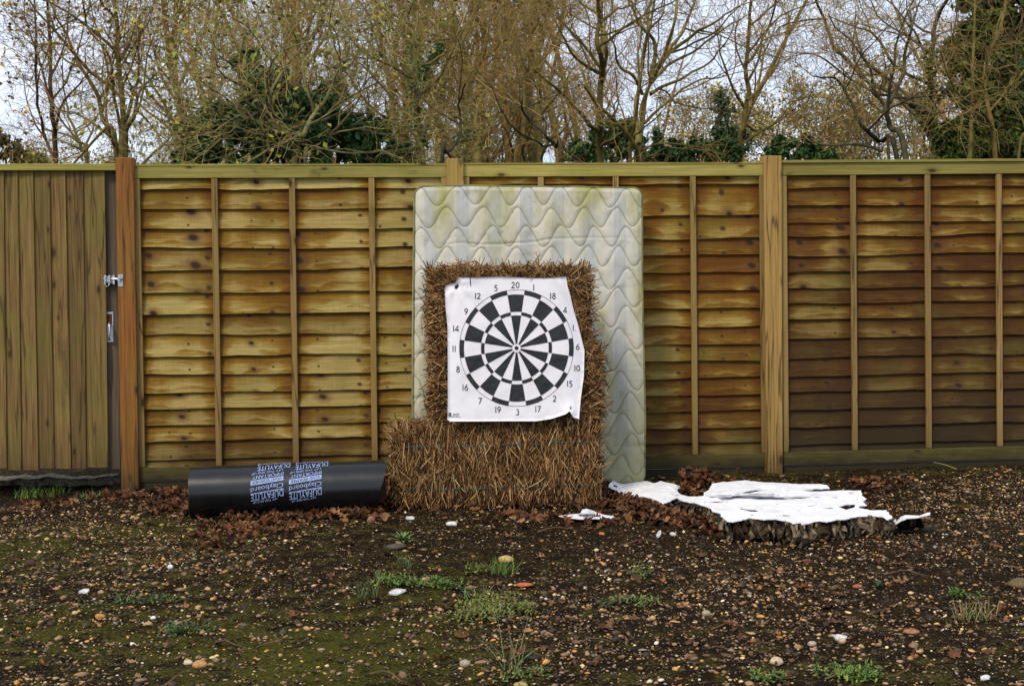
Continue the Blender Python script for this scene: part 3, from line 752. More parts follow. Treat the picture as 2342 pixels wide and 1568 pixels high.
# printed rings
DC, DRX, DRY = (808.0, 760.0), 560.0, 571.0
LIFT = 0.0022
def sector(r0, r1, a0, a1, na=6, nr=4):
    V = []
    for j in range(nr + 1):
        rr = r0 + (r1 - r0) * j / nr
        for i in range(na + 1):
            a = a0 + (a1 - a0) * i / na
            V.append(list(sheet_pt(DC[0] + DRX * rr * math.sin(a), DC[1] - DRY * rr * math.cos(a), LIFT)))
    I = np.arange((nr + 1) * (na + 1)).reshape(nr + 1, na + 1)
    return np.array(V), [np.stack([I[:-1, :-1], I[1:, :-1], I[1:, 1:], I[:-1, 1:]], -1).reshape(-1, 4)], None
for q in range(20):
    a0, a1 = R(18 * q - 9 - 0.8), R(18 * q + 9 - 0.8)
    rr = [(0.082, 0.56), (0.625, 0.92)] if q % 2 == 0 else [(0.565, 0.622), (0.923, 0.998)]
    for z in rr: add('printed_segment', *sector(*z, a0, a1)[:2], M['ink'], sh)
parts = [sector(0.997, 1.003, 0, 2 * math.pi, 120, 1), sector(0.078, 0.083, 0, 2 * math.pi, 32, 1)]
V, P, _ = join(parts); add('printed_circle', V, P, M['ink'], sh)
V, P, _ = join([sector(0.001, 0.033, 0, 2 * math.pi, 24, 1)]); add('bullseye', V, P, M['ink'], sh)
def arc(cx, cy, rx, ry, a0, a1, n=14): return [(cx + rx * math.cos(R(a0 + (a1 - a0) * i / n)), cy + ry * math.sin(R(a0 + (a1 - a0) * i / n))) for i in range(n + 1)]
GL = {'0': [arc(.3, .5, .24, .44, 90, 450, 24)], '1': [[(.12, 1), (.12, 0)]],
      '2': [arc(.29, .70, .21, .24, 165, -35, 14) + [(.08, .06), (.56, .06)]],
      '3': [arc(.25, .735, .19, .205, 140, -80, 12) , arc(.24, .28, .24, .235, 85, -140, 14)],
      '4': [[(.46, 0), (.46, .97), (.04, .27), (.62, .27)]],
      '5': [[(.50, .94), (.17, .94), (.13, .56)] + arc(.23, .32, .25, .27, 105, -125, 14)],
      '6': [[(.43, .98), (.20, .66)] + arc(.30, .30, .24, .25, 158, 518, 22)],
      '7': [[(.04, .94), (.53, .94), (.16, 0)]],
      '8': [arc(.3, .74, .18, .20, 90, 450, 20), arc(.3, .27, .23, .24, 90, 450, 22)],
      '9': [[(.17, .02), (.40, .34)] + arc(.30, .70, .24, .25, -22, 338, 22)], '.': [[(.1, .06), (.2, .06)]]}
WD = {'1': .24, '0': .6, '.': .3, '7': .56}
def strokes(txt, x, y, h, th=0.125):
    """stroke lettering centred on (x, y) of the zoomed picture"""
    wt = sum(WD.get(c, .62) + .12 for c in txt) - .12
    ox = -wt / 2; parts = []
    for c in txt:
        for pl in GL[c]:
            p = np.array(pl, float); tg = np.gradient(p, axis=0) if len(p) > 2 else np.repeat(p[1:] - p[:1], 2, 0)
            closed = np.allclose(p[0], p[-1])
            d = norm(p[1:] - p[:-1]); nn_ = np.stack([-d[:, 1], d[:, 0]], 1)
            nv_ = np.zeros_like(p); nv_[1:-1] = nn_[1:] + nn_[:-1]; nv_[0] = nn_[0]; nv_[-1] = nn_[-1]
            if closed: nv_[0] = nv_[-1] = nn_[0] + nn_[-1]
            nv_ = norm(nv_); ml = np.ones(len(p))
            ml[1:-1] = 1 / np.maximum((nv_[1:-1] * nn_[1:]).sum(1), 0.45)
            a = p + nv_ * (th / 2 * ml)[:, None]; b = p - nv_ * (th / 2 * ml)[:, None]
            V = np.array([list(sheet_pt(x + (q[0] + ox) * h, y - (q[1] - 0.5) * h, LIFT)) for q in np.concatenate([a, b])])
            n = len(p); parts.append((V, [np.stack([np.arange(n - 1), np.arange(n - 1) + n, np.arange(1, n) + n, np.arange(1, n)], -1)], None))
        ox += WD.get(c, .62) + .12
    return join(parts)[:2]
for txt, x, y in (('20', 797, 142), ('1', 977, 168), ('18', 1165, 250), ('4', 1285, 388), ('1.', 1378, 562), ('6', 1410, 748), ('10', 1403, 958), ('15', 1332, 1110), ('2', 1183, 1257), ('17', 1018, 1358), ('3', 820, 1388), ('19', 627, 1365), ('7', 450, 1278), ('16', 305, 1147), ('8', 235, 968), ('11', 195, 767), ('14', 212, 570), ('9', 315, 402), ('12', 428, 250), ('5', 607, 172)):
    add('printed_number', *strokes(txt, x, y, 60), M['ink'], sh)
def text_mesh(txt, size, shear=0.0, bold=0.0, sx=1.0):
    cu = bpy.data.curves.new('lettering', 'FONT'); cu.body = txt; cu.size = size; cu.shear = shear; cu.offset = bold; cu.resolution_u = 3
    ob = bpy.data.objects.new('lettering', cu); COL.objects.link(ob)
    me = bpy.data.meshes.new_from_object(ob, depsgraph=bpy.context.evaluated_depsgraph_get())
    bm = bmesh.new(); bm.from_mesh(me); bpy.data.objects.remove(ob); bpy.data.meshes.remove(me); bpy.data.curves.remove(cu)
    if sx != 1.0:
        for v in bm.verts: v.co.x *= sx
    return bm
def bm_arrays(bm):
    bmesh.ops.triangulate(bm, faces=bm.faces[:]); bm.verts.ensure_lookup_table()
    V = np.array([list(v.co) for v in bm.verts]); Fc = np.array([[v.index for v in f.verts] for f in bm.faces]); bm.free(); return V, Fc
V, Fc = bm_arrays(text_mesh('JVD', 40, 0.25))
V2 = np.array([list(sheet_pt(180 + p[0], 1427 - p[1], LIFT)) for p in V]); add('printed_lettering', V2, [facing(V2, Fc)], M['ink'], sh)
def rect_sheet(x0, y0, x1, y1):
    V = np.array([list(sheet_pt(a, b, LIFT)) for a, b in ((x0, y1), (x1, y1), (x1, y0), (x0, y0))]); return V, [np.array([[0, 1, 2, 3]])], None
V, P, _ = join([rect_sheet(172, 1434, 260, 1437), rect_sheet(142, 1400, 150, 1437), rect_sheet(158, 1400, 167, 1437), rect_sheet(142, 1395, 167, 1402), rect_sheet(142, 1412, 167, 1420)])
add('printed_emblem', V, P, M['ink'], sh)
pg = sheet_pt(220, 158, 0.004)
bm = bmesh.new(); bmesh.ops.create_icosphere(bm, subdivisions=2, radius=0.011)
for v in bm.verts: v.co += Vector((0.4 * v.co.z * v.co.x * 40, 0, 0.004 * math.sin(v.co.x * 300)))
V, Fc = bm_arrays(bm); add('peg', V * np.array([1, 0.5, 1.15]) + np.array(list(pg)), [Fc], M['ink'], sh, smooth=True)
p2 = sheet_pt(1338, 1345, 0.003)
V, F = box(list(p2), (0.008, 0.004, 0.016)); add('peg', V, F, M['zinc'], sh)

# ------------------------------------------------------------------ black roll with printing
k = NT('black_plastic_board'); n0 = k.noise(k.coord(scale=(3, 3, 3)), 3, 5, 0.6); n1_ = k.noise(k.coord(scale=(1, 8, 8)), 30, 3)
cc = k.mix(k.ramp(n0, (0.5, 0.0), (0.8, 0.25)), (0.0045, 0.005, 0.0065), (0.022, 0.019, 0.015))
k.bump(k.math('ADD', n1_, n0), 0.08, 0.004); M['blackboard'] = k.done(cc, k.ramp(n0, (0.3, 0.22), (0.7, 0.30)), 0.5)
M['roll_inside'] = plain('brown_board_inside', (0.10, 0.065, 0.035), 0.9, 0.1, 0.4, 20)
M['print_white'] = plain('pale_print', (0.27, 0.36, 0.62), 0.5, 0.3, 0.3, 60)
RR = 0.137
pa = on_z(441, 1186, G0 - 0.01); pb = on_z(880, 1176, G0 - 0.01)
ax0 = Vector((pa.x, pa.y + 0.01, G0 + RR - 0.020)); ax1 = Vector((pb.x, pb.y + 0.01, G0 + RR - 0.006))
# slide the ends along x so that they sit under their picture columns
axd = (ax1 - ax0); LEN = axd.length; axd.normalize()
upv = Vector((0, 0, 1)); upv = (upv - axd * upv.dot(axd)).normalized(); fwd = axd.cross(upv)      # fwd points away from the camera (+y)
if fwd.y < 0: fwd = -fwd
def roll_pt(s, phi, r):
    """s along the roll, phi from the top towards the camera"""
    rr = r * (1 + 0.012 * math.sin(2 * phi + 0.6) + 0.006 * math.sin(3 * phi + s * 3))
    return ax0 + axd * s + upv * (math.cos(phi) * rr) - fwd * (math.sin(phi) * rr)
rl = empty('black_roll', ((ax0 + ax1) / 2).to_tuple()[:2] + (G0,), 'black plastic-faced board rolled into a tube with white printing, lying on leaves', 'roll')
nphi, nsx = 76, 26
V = []
for lay in (0, 1):
    for j in range(nphi + 1):
        f = j / nphi; phi = R(150) + f * R(405)
        rr = RR - 0.020 * max(0.0, (f - 0.86) / 0.14) - 0.003 * f - lay * 0.007
        for i in range(nsx + 1):
            s = LEN * i / nsx
            if i == nsx: s += 0.012 * math.sin(phi * 2.0) + 0.010 * float(N1(phi * 2.5, 4, 3)) - 0.02 * max(0, math.sin(phi - 0.8))
            if i == 0: s += 0.006 * float(N1(phi * 2.0, 9, 3))
            V.append(list(roll_pt(s, phi, rr)))
I = np.arange(2 * (nphi + 1) * (nsx + 1)).reshape(2, nphi + 1, nsx + 1)
def quads(I, flip=False):
    q = np.stack([I[:-1, :-1], I[:-1, 1:], I[1:, 1:], I[1:, :-1]], -1).reshape(-1, 4); return q[:, ::-1] if flip else q
V = np.array(V)
Vi = V[(nphi + 1) * (nsx + 1):]
g0, g1 = V[:(nphi + 1) * (nsx + 1)].reshape(nphi + 1, nsx + 1, 3), Vi.reshape(nphi + 1, nsx + 1, 3)
def strip(a, b):
    n = len(a); return np.concatenate([a, b]), [np.stack([np.arange(n - 1), np.arange(1, n), np.arange(1, n) + n, np.arange(n - 1) + n], -1)], None
VV, PP, _ = join([(g0.reshape(-1, 3), [quads(I[0])], None), strip(g0[:, 0], g1[:, 0]), strip(g0[:, -1], g1[:, -1]), strip(g0[0], g1[0]), strip(g0[-1], g1[-1])])
add('outer_face', VV, PP, M['blackboard'], rl, smooth=True)
add('inner_face', Vi, [quads(I[0], True)], M['roll_inside'], rl, smooth=True)
# the print: each line is upside down, two columns side by side; t runs up the page from the roll's front
def roll_print(bm, s_right, phi0, skew, mat, name='printed_lettering', off=0.0016):
    lo = min(v.co.y for v in bm.verts); hi = max(v.co.y for v in bm.verts); y = lo + 0.008
    while y < hi:
        bmesh.ops.bisect_plane(bm, geom=bm.verts[:] + bm.edges[:] + bm.faces[:], plane_co=(0, y, 0), plane_no=(0, 1, 0)); y += 0.008
    V, Fc = bm_arrays(bm)
    # upside down: text x runs to the left (-s), text y runs down the front (+phi)
    P = np.array([list(roll_pt(s_right - p[0], phi0 + (p[1] + skew * p[0]) / RR, RR + off)) for p in V])
    a = P[Fc[:, 1]] - P[Fc[:, 0]]; b = P[Fc[:, 2]] - P[Fc[:, 0]]
    ctr = np.array(list(ax0)); axn = np.array(list(axd)); cm = P[Fc].mean(1); rd = cm - ctr; rd = rd - (rd @ axn)[:, None] * axn
    fl = (np.cross(a, b) * rd).sum(1) < 0; Fc[fl] = Fc[fl][:, ::-1]
    add(name, P, [Fc], mat, rl)
def fit(txt, wdt, h, bold=0.0):
    bm = text_mesh(txt, 1.0, 0.0, 0.0)
    xs_ = [v.co.x for v in bm.verts]; ys_ = [v.co.y for v in bm.verts]
    x0, x1, y0, y1 = min(xs_), max(xs_), min(ys_), max(ys_)
    for v in bm.verts:
        v.co.x = (v.co.x - x0) / (x1 - x0) * wdt; v.co.y = (v.co.y - y0) / (y1 - y0) * h
    return bm
def rect_bm(wdt, h):
    bm = bmesh.new(); vs = [bm.verts.new(p) for p in ((0, 0, 0), (wdt, 0, 0), (wdt, h, 0), (0, h, 0))]; bm.faces.new(vs); return bm
mpx = LEN / (884 - 440.0)
SKEW = 0.14
WC = 74 * mpx
for xr_ in (655, 742):
    s0 = (xr_ - 440) * mpx
    ph = R(101)
    def row(txt, wdt, h, gap, mat=M['print_white'], dx=0.0, boxed=False):
        global ph
        # ph is the angle of the line's baseline edge nearest the top
        ph -= h / RR
        if boxed:
            roll_print(rect_bm(wdt, h), s0 - dx, ph, SKEW, M['print_white'], 'printed_panel')
            roll_print(fit(txt, wdt * 0.92, h * 0.6), s0 - dx - wdt * 0.04, ph + h * 0.2 / RR, SKEW, M['blackboard'], off=0.0026)
        else: roll_print(fit(txt, wdt, h), s0 - dx, ph, SKEW, mat)
        ph -= gap / RR
    row('LAY THIS SIDE UP', WC * 0.75, 0.011, 0.008, dx=0.03)
    row('DUFAYLITE', WC, 0.034, 0.004)
    roll_print(rect_bm(WC, 0.004), s0, ph, SKEW, M['print_white'], 'printed_rule'); ph -= 0.006 / RR
    row('Clayboard', WC, 0.030, 0.004)
    row('VOID FORMER', WC, 0.024, 0.004, boxed=True)
    row('IMPORTANT', WC * 0.95, 0.020, 0.006)
    row('LAY THIS SIDE UP', WC * 0.95, 0.013, 0.012, dx=0.005)
    row('DUFAYLITE', WC, 0.040, 0.006, dx=-0.03)
    row('Clayboard', WC, 0.034, 0.004, dx=-0.03)

# ------------------------------------------------------------------ collapsed white-faced board
k = NT('white_board_face'); n0 = k.noise(k.coord(), 9, 5, 0.65); n1_ = k.noise(k.coord(), 60, 4, 0.7)
cc = k.mix(k.ramp(n0, (0.55, 0.0), (0.8, 0.55)), (0.80, 0.80, 0.82), (0.42, 0.34, 0.25)); cc = k.mix(k.ramp(n1_, (0.63, 0.0), (0.69, 0.85)), cc, (0.10, 0.06, 0.035))
M['white'] = k.done(cc, 0.6, 0.3)
M['card'] = vcol('brown_honeycomb_card', 0.9, 0.1, 0.4, 25, 0.3)
M['liner'] = plain('black_liner', (0.012, 0.011, 0.01), 0.5, 0.4)
zf = lambda x, y: (1255.3 + x * 0.427 * 2342 / 2500 * 1.0, 1030.4 + y * 0.427 * 2342 / 2500 * 1.0)   # second zoom, 1000 source px over 2342
top_ol = [(340, 205), (365, 168), (390, 150), (430, 156), (470, 150), (500, 165), (560, 172), (600, 185), (640, 172), (700, 185), (750, 200), (735, 225), (750, 245), (800, 262), (880, 258), (890, 236), (915, 222), (930, 185), (1000, 178), (1120, 168), (1230, 180), (1330, 182), (1440, 190), (1510, 188), (1590, 195), (1608, 212), (1540, 216), (1430, 226), (1520, 232), (1660, 226), (1780, 226), (1788, 248), (1808, 272), (1800, 290), (1815, 310), (1765, 318), (1775, 328), (1850, 340), (1930, 338), (1945, 360), (1962, 378), (1940, 392), (1900, 374), (1850, 370), (1800, 372), (1750, 378), (1690, 392), (1640, 393), (1590, 405), (1540, 398), (1490, 412), (1450, 420), (1440, 408), (1400, 415), (1380, 404), (1300, 388), (1230, 392), (1150, 384), (1100, 394), (1050, 405), (1020, 400), (1000, 390), (975, 352), (940, 348), (920, 325), (880, 312), (840, 296), (800, 292), (760, 284), (730, 268), (700, 284), (650, 305), (625, 285), (600, 276), (570, 268), (540, 258), (500, 268), (450, 256), (420, 245), (400, 232), (370, 218)]
slits = [[(1655, 320), (1700, 306), (1752, 303), (1748, 322), (1700, 336)], [(1085, 322), (1130, 333), (1180, 336), (1208, 350), (1150, 346), (1100, 334)], [(1545, 322), (1600, 325), (1660, 329), (1600, 332)], [(1330, 362), (1370, 366), (1385, 374), (1340, 372)], [(1080, 246), (1130, 232), (1190, 222), (1262, 222), (1200, 230), (1140, 242)], [(880, 292), (960, 287), (1030, 290), (960, 297)]]
def board_z(x, y):
    f = min(max((x - 420) / 600.0, 0), 1)
    z = 0.040 + 0.050 * f
    z += 0.020 * float(N1(x * 0.006 + 2, y * 0.02, 3)) + 0.008 * float(N2(x * 0.03, y * 0.07, 2))
    if x < 430: z += 0.03 * (430 - x) / 90
    z += 0.018 * math.exp(-((x - 1170) / 120.0) ** 2 - ((y - 240) / 12.0) ** 2)
    z += 0.016 / (1 + math.exp((y - 258 - 0.012 * (x - 1000)) / 2.5)) * (1 if x > 700 else 0.3) + 0.012 * max(0.0, float(N3(x * 0.012, y * 0.05 + 3, 3)))
    z -= 0.05 * math.exp(-((x - 800) / 90.0) ** 2 - ((y - 235) / 30.0) ** 2)
    return G0 + z
def board_pt(x, y, dz=0.0):
    p = on_z(*zf(x, y), board_z(x, y)); return np.array([p.x, p.y, p.z + dz])
# stretch so that depth is seen as even: work in (x, 3y)
rg = np.random.default_rng(21)
st_ol = [(x, y * 3.0) for x, y in top_ol]
def ragged(poly, step, amp, seed):
    D = dens(poly, step); n = len(D); rr = np.random.default_rng(seed)
    D = D + rr.normal(0, amp, (n, 2)); return [tuple(p) for p in D]
st_ol2 = ragged(st_ol, 16, 3.2, 4)
co, tr = fill(st_ol2, 24, rg, [[(x, y * 3.0) for x, y in s] for s in slits])
tp = np.array([board_pt(x, y / 3.0) for x, y in co]); bt = tp - np.array([0, 0, 0.004])
bd = empty('crushed_board', gp(1700, 1190), 'torn white-faced honeycomb board collapsed flat on the ground by the right post', 'board')
# boundary edges of the triangles
from collections import Counter
def rim_quads(tr, n):
    cnt = Counter(); dirs = {}
    for t3 in tr:
        for a, b in ((t3[0], t3[1]), (t3[1], t3[2]), (t3[2], t3[0])):
            kk = (min(a, b), max(a, b)); cnt[kk] += 1; dirs[kk] = (a, b)
    return np.array([[dirs[e][1], dirs[e][0], dirs[e][0] + n, dirs[e][1] + n] for e, c in cnt.items() if c == 1])
def upward(V, T):
    nz_ = np.cross(V[T[:, 1]] - V[T[:, 0]], V[T[:, 2]] - V[T[:, 0]])[:, 2] < 0; T = T.copy(); T[nz_] = T[nz_][:, ::-1]; return T
tu = upward(tp, tr)
add('white_facing', np.concatenate([tp, bt]), [tu, tu[:, ::-1] + len(tp), rim_quads(tu, len(tp))], M['white'], bd)
# honeycomb core: zigzag card walls along the broken front edge and behind it, crumpled
parts = []
frontline = np.array([(560, 262), (620, 280), (660, 300), (700, 284), (760, 288), (860, 306), (920, 328), (975, 355), (1000, 388), (1050, 402), (1150, 386), (1300, 390), (1400, 412), (1450, 418), (1540, 398), (1640, 393), (1750, 378), (1850, 370), (1940, 388), (1962, 376), (1850, 338), (1800, 318), (1806, 280), (1782, 228)], float)
fl = []
for i in range(len(frontline) - 1):
    a, b = frontline[i], frontline[i + 1]; n = max(1, int(np.hypot(*(b - a)) / 9))
    for j in range(n): fl.append(a + (b - a) * j / n)
fl = np.array(fl)
card_pal = np.array([[0.12, 0.085, 0.05], [0.19, 0.145, 0.095], [0.07, 0.047, 0.028], [0.30, 0.245, 0.18], [0.04, 0.026, 0.016]])
for layer, (inset, nrow) in enumerate(((4, 0), (10, 0), (18, 0), (28, 0))):
    rows = 5; V = []; C = []
    m = len(fl)
    for i, q in enumerate(fl):
        x, y = q[0], q[1] - inset * 0.55 + (4.0 if i % 2 else -4.0) * rg.uniform(0.5, 1.3)
        if i > m - 30: x, y = q[0] - inset * 2.0 + (5 if i % 2 else -5), q[1]
        t_ = board_pt(x, y); t_[2] -= 0.006
        zb = G0 - 0.006
        lean = rg.normal(0, 0.018, 2)
        base_c = card_pal[rg.choice(5)] * rg.uniform(0.8, 1.2)
        for r_ in range(rows):
            f = r_ / (rows - 1)
            cr = math.sin(f * math.pi)
            V.append([t_[0] + lean[0] * cr + rg.normal(0, 0.005), t_[1] + lean[1] * cr - 0.02 * f * cr + rg.normal(0, 0.006), t_[2] * (1 - f) + zb * f]); C.append(base_c)
    I = np.arange(m * rows).reshape(m, rows)
    qd = quads(I); qd = qd[rg.random(len(qd)) < (0.62, 0.7, 0.8, 1.0)[layer]]
    parts.append((np.array(V), [qd], {'col': np.array(C)}))
V, P, at_ = join(parts)
o = add('honeycomb_core', V, P, M['card'], bd, at_)
# dark backing sheet that pokes out under the right end
ll = [(960, 440), (1040, 470), (1130, 488), (1250, 494), (1400, 492), (1560, 480), (1760, 466), (1990, 458), (2170, 452), (2232, 440), (2220, 428), (2100, 436), (1950, 440), (1700, 400), (1300, 400), (1050, 430)]
co, tr = fill([(x, y * 3.0) for x, y in ll], 30, rg)
V = np.array([list(on_z(*zf(x, y / 3.0), G0 + 0.012 + 0.008 * float(N1(x * 0.02, y * 0.02, 2)))) for x, y in co])
tu = upward(V, tr); add('black_backing', np.concatenate([V, V - np.array([0, 0, 0.006])]), [tu, tu[:, ::-1] + len(V), rim_quads(tu, len(V))], M['liner'], bd)

def scrap(name, poly, zfn, label, cat, mat, src=zf, step=14, th=0.004, group=None):
    co, tr = fill([(x, y * 3.0) for x, y in poly], step, rg)
    V = np.array([list(on_z(*src(x, y / 3.0), zfn(x, y / 3.0))) for x, y in co]); tu = upward(V, tr)
    o = add_own(name, np.concatenate([V, V - np.array([0, 0, th])]), [tu, tu[:, ::-1] + len(V), rim_quads(tu, len(V))], mat)
    return tag(o, label, cat, group)
scrap('torn_board_scrap', [(55, 370), (110, 364), (180, 358), (190, 336), (215, 330), (250, 340), (310, 364), (375, 374), (350, 388), (270, 386), (180, 388), (100, 380)], lambda x, y: G0 + 0.022 + 0.03 * math.exp(-((x - 210) / 40.0) ** 2) * (1 if y < 360 else 0.2), 'pointed white board scrap on the soil in front of the straw', 'board scrap', M['white'])
fp = empty('torn_board_flap', on_z(*zf(2060, 430), G0), 'curled white and grey board flap beyond the right tip of the crushed board', 'board scrap')
co, tr = fill([(x, y * 3.0) for x, y in [(1945, 424), (1975, 396), (2005, 378), (2040, 366), (2120, 370), (2165, 352), (2182, 352), (2178, 364), (2110, 380), (2050, 384), (2010, 400), (1980, 420)]], 14, rg)
V = np.array([list(on_z(*zf(x, y / 3.0), G0 + 0.03 + 0.06 * min(1, max(0, (x - 1945) / 90.0)))) for x, y in co]); tu = upward(V, tr)
add('white_facing', np.concatenate([V, V - np.array([0, 0, 0.004])]), [tu, tu[:, ::-1] + len(V), rim_quads(tu, len(V))], M['white'], fp)
V = []; C = []
nn_ = 22
for i in range(nn_):
    x = 1985 + 150 * i / (nn_ - 1)
    t_ = on_z(*zf(x, 384 - 6 * math.sin(i * 0.5)), G0 + 0.075); b_ = on_z(*zf(x + 20 * math.sin(i), 436), G0 + 0.004)
    for f in (0, 0.35, 0.7, 1):
        q = t_.lerp(b_, f); V.append([q.x + rg.normal(0, .004), q.y + 0.02 * ((i % 2) - 0.5), q.z]); C.append(card_pal[(i // 4) % 5])
I = np.arange(nn_ * 4).reshape(nn_, 4); add('torn_card', V, [quads(I)], M['card'], fp, {'col': np.array(C)})

# ------------------------------------------------------------------ leaves, pebbles, plants on the ground
def leaf_shape(rng):
    """an oak-like lobed outline, one edge loop, with a mid rib"""
    n = 7; t = np.linspace(0, 1, n)
    wdt = 0.30 * np.sin(np.pi * np.clip(t * 0.92 + 0.05, 0, 1)) * (1 + 0.42 * np.where(np.arange(n) % 2 == 1, 1, -1))
    return t, np.maximum(wdt, 0.01)
def leaves_mesh(P, size, rng, pal, flat=0.35, up=None):
    """each leaf: rib of 7 points with two sides = 12 quads"""
    n = len(P); t, wd = leaf_shape(rng)
    az = rng.uniform(0, 2 * np.pi, n); pit = rng.normal(0, flat, n); rol = rng.normal(0, flat * 1.3, n)
    curl = rng.normal(0.5, 0.5, n); fold = rng.normal(0.5, 0.45, n)
    dx = np.stack([np.cos(az) * np.cos(pit), np.sin(az) * np.cos(pit), np.sin(pit)], 1)
    sx = np.stack([-np.sin(az), np.cos(az), np.zeros(n)], 1)
    nz_ = np.cross(dx, sx); sx2 = sx * np.cos(rol)[:, None] + nz_ * np.sin(rol)[:, None]; nz2 = np.cross(dx, sx2)
    V = np.zeros((n, 7, 3, 3))
    for j in range(7):
        c_ = P + (dx * (t[j] - 0.5) + nz2 * (curl * (t[j] - 0.5) ** 2 * 1.2)[:, None]) * size[:, None]
        for q, sgn in ((0, -1), (1, 0), (2, 1)):
            asym = 1 + 0.25 * rng.normal(0, 1, n)
            V[:, j, q] = c_ + (sx2 * (sgn * wd[j] * asym)[:, None] + nz2 * (abs(sgn) * wd[j] * fold)[:, None]) * size[:, None]
    lo = V[..., 2].min((1, 2)); 
    I = np.arange(n * 21).reshape(n, 7, 3)
    F = np.stack([I[:, :-1, :-1], I[:, 1:, :-1], I[:, 1:, 1:], I[:, :-1, 1:]], -1).reshape(-1, 4)
    ci = rng.integers(0, len(pal), n); C = np.repeat(pal[ci] * rng.uniform(0.6, 1.25, (n, 1)), 21, 0)
    return V.reshape(-1, 3), [F], C
pal_leaf = np.array([[0.135, 0.055, 0.022], [0.10, 0.038, 0.015], [0.19, 0.085, 0.034], [0.065, 0.027, 0.012], [0.25, 0.13, 0.06], [0.13, 0.042, 0.015], [0.04, 0.018, 0.009], [0.09, 0.042, 0.02]])
rg = np.random.default_rng(31)
def pile(n, pa_, pb_, spread_px, hmax, seed=0):
    """leaves heaped along the ground line between two picture points"""
    f = rg.random(n); x = pa_[0] + (pb_[0] - pa_[0]) * f; y = pa_[1] + (pb_[1] - pa_[1]) * f
    d = rg.normal(0, 1, n); y = y + d * spread_px
    P = np.array([list(on_z(a, b, G0)) for a, b in zip(x, y)])
    P[:, 2] = gh(P[:, 0], P[:, 1]) + 0.012 + hmax * np.exp(-d * d) * rg.random(n)
    return P
Ps = [pile(380, (420, 1176), (900, 1168), 7, 0.045), pile(240, (500, 1188), (880, 1184), 6, 0.015), pile(520, (890, 1140), (1400, 1132), 12, 0.06), pile(330, (900, 1155), (1390, 1150), 8, 0.05),
      pile(420, (1375, 1138), (1520, 1182), 9, 0.03), pile(330, (1420, 1168), (1650, 1212), 8, 0.035), pile(160, (1560, 1118), (1630, 1120), 6, 0.11), pile(70, (1950, 1112), (2080, 1115), 6, 0.03), pile(60, (330, 1150), (440, 1165), 12, 0.02),
      pile(150, (885, 1120), (940, 1150), 16, 0.07), pile(50, (1640, 1112), (1720, 1122), 4, 0.10), pile(140, (440, 1240), (700, 1200), 18, 0.01), pile(60, (20, 1150), (260, 1120), 14, 0.01), pile(70, (1100, 1190), (1500, 1200), 10, 0.01), pile(60, (240, 1125), (440, 1135), 8, 0.02)]
P = np.concatenate(Ps)
V, F, C = leaves_mesh(P, rg.uniform(0.026, 0.070, len(P)), rg, pal_leaf, 0.36)
o = add('leaf_litter', V, F, M['leaf'], None, {'col': C}); tag(o, 'drift of crisp brown dead leaves along the foot of straw and roll', 'leaves', kind='stuff')
# single leaves lying apart
spots = []
for i in range(70):
    spots.append((rg.uniform(30, 2320), 1160 + 400 * rg.random() ** 1.5))
for i, (a, b) in enumerate(spots):
    p = gp(a, b)
    V, F, C = leaves_mesh(np.array([[0, 0, 0.0]]), np.array([rg.uniform(0.035, 0.062)]), rg, pal_leaf, 0.2)
    V[:, 2] -= V[:, 2].min()
    o = add('fallen_leaf', V, F, M['leaf'], None, {'col': C}); o.location = (p.x, p.y, p.z + 0.004)
    tag(o, 'single dead brown leaf lying apart on the bare soil', 'leaf', 'dead leaves scattered over the soil')

def ico(sub):
    bm = bmesh.new(); bmesh.ops.create_icosphere(bm, subdivisions=sub, radius=1.0); return bm_arrays(bm)
ICO1, ICOF1 = ico(1); ICO2, ICOF2 = ico(2)
def pebbles(P, size, rng, pal, base=(ICO1, ICOF1), lump=0.18):
    B, BF = base; n = len(P); m = len(B)
    sc = np.stack([size * rng.uniform(0.8, 1.5, n), size * rng.uniform(0.7, 1.1, n), size * rng.uniform(0.4, 0.75, n)], 1)
    a = rng.uniform(0, 2 * np.pi, n); ca, sa = np.cos(a), np.sin(a)
    V = B[None] * (1 + lump * rng.normal(0, 1, (n, m, 1)) * 0.6) * sc[:, None]
    tl = rng.normal(0, 0.2, n)
    V = np.stack([V[..., 0] * ca[:, None] - V[..., 1] * sa[:, None], V[..., 0] * sa[:, None] + V[..., 1] * ca[:, None], V[..., 2] + V[..., 0] * tl[:, None]], -1)
    V = V + (P + np.stack([np.zeros(n), np.zeros(n), sc[:, 2] * rng.uniform(-0.35, 0.45, n)], 1))[:, None]
    F = (BF[None] + (np.arange(n) * m)[:, None, None]).reshape(-1, 3)
    C = np.repeat(pal[rng.integers(0, len(pal), n)] * rng.uniform(0.7, 1.45, (n, 1)), m, 0)
    return V.reshape(-1, 3), [F], C
pal_peb = np.array([[0.50, 0.29, 0.08], [0.43, 0.22, 0.05], [0.56, 0.38, 0.16], [0.31, 0.165, 0.06], [0.50, 0.21, 0.04], [0.62, 0.47, 0.25], [0.19, 0.115, 0.065], [0.20, 0.17, 0.15], [0.14, 0.085, 0.045], [0.29, 0.18, 0.12], [0.36, 0.22, 0.11], [0.10, 0.06, 0.03], [0.58, 0.50, 0.40], [0.22, 0.13, 0.06], [0.15, 0.08, 0.035], [0.11, 0.065, 0.03], [0.24, 0.12, 0.05]])
pal_crumb = np.array([[0.03, 0.0175, 0.006], [0.045, 0.026, 0.009], [0.075, 0.043, 0.016], [0.02, 0.012, 0.005], [0.16, 0.10, 0.05], [0.30, 0.18, 0.08]])
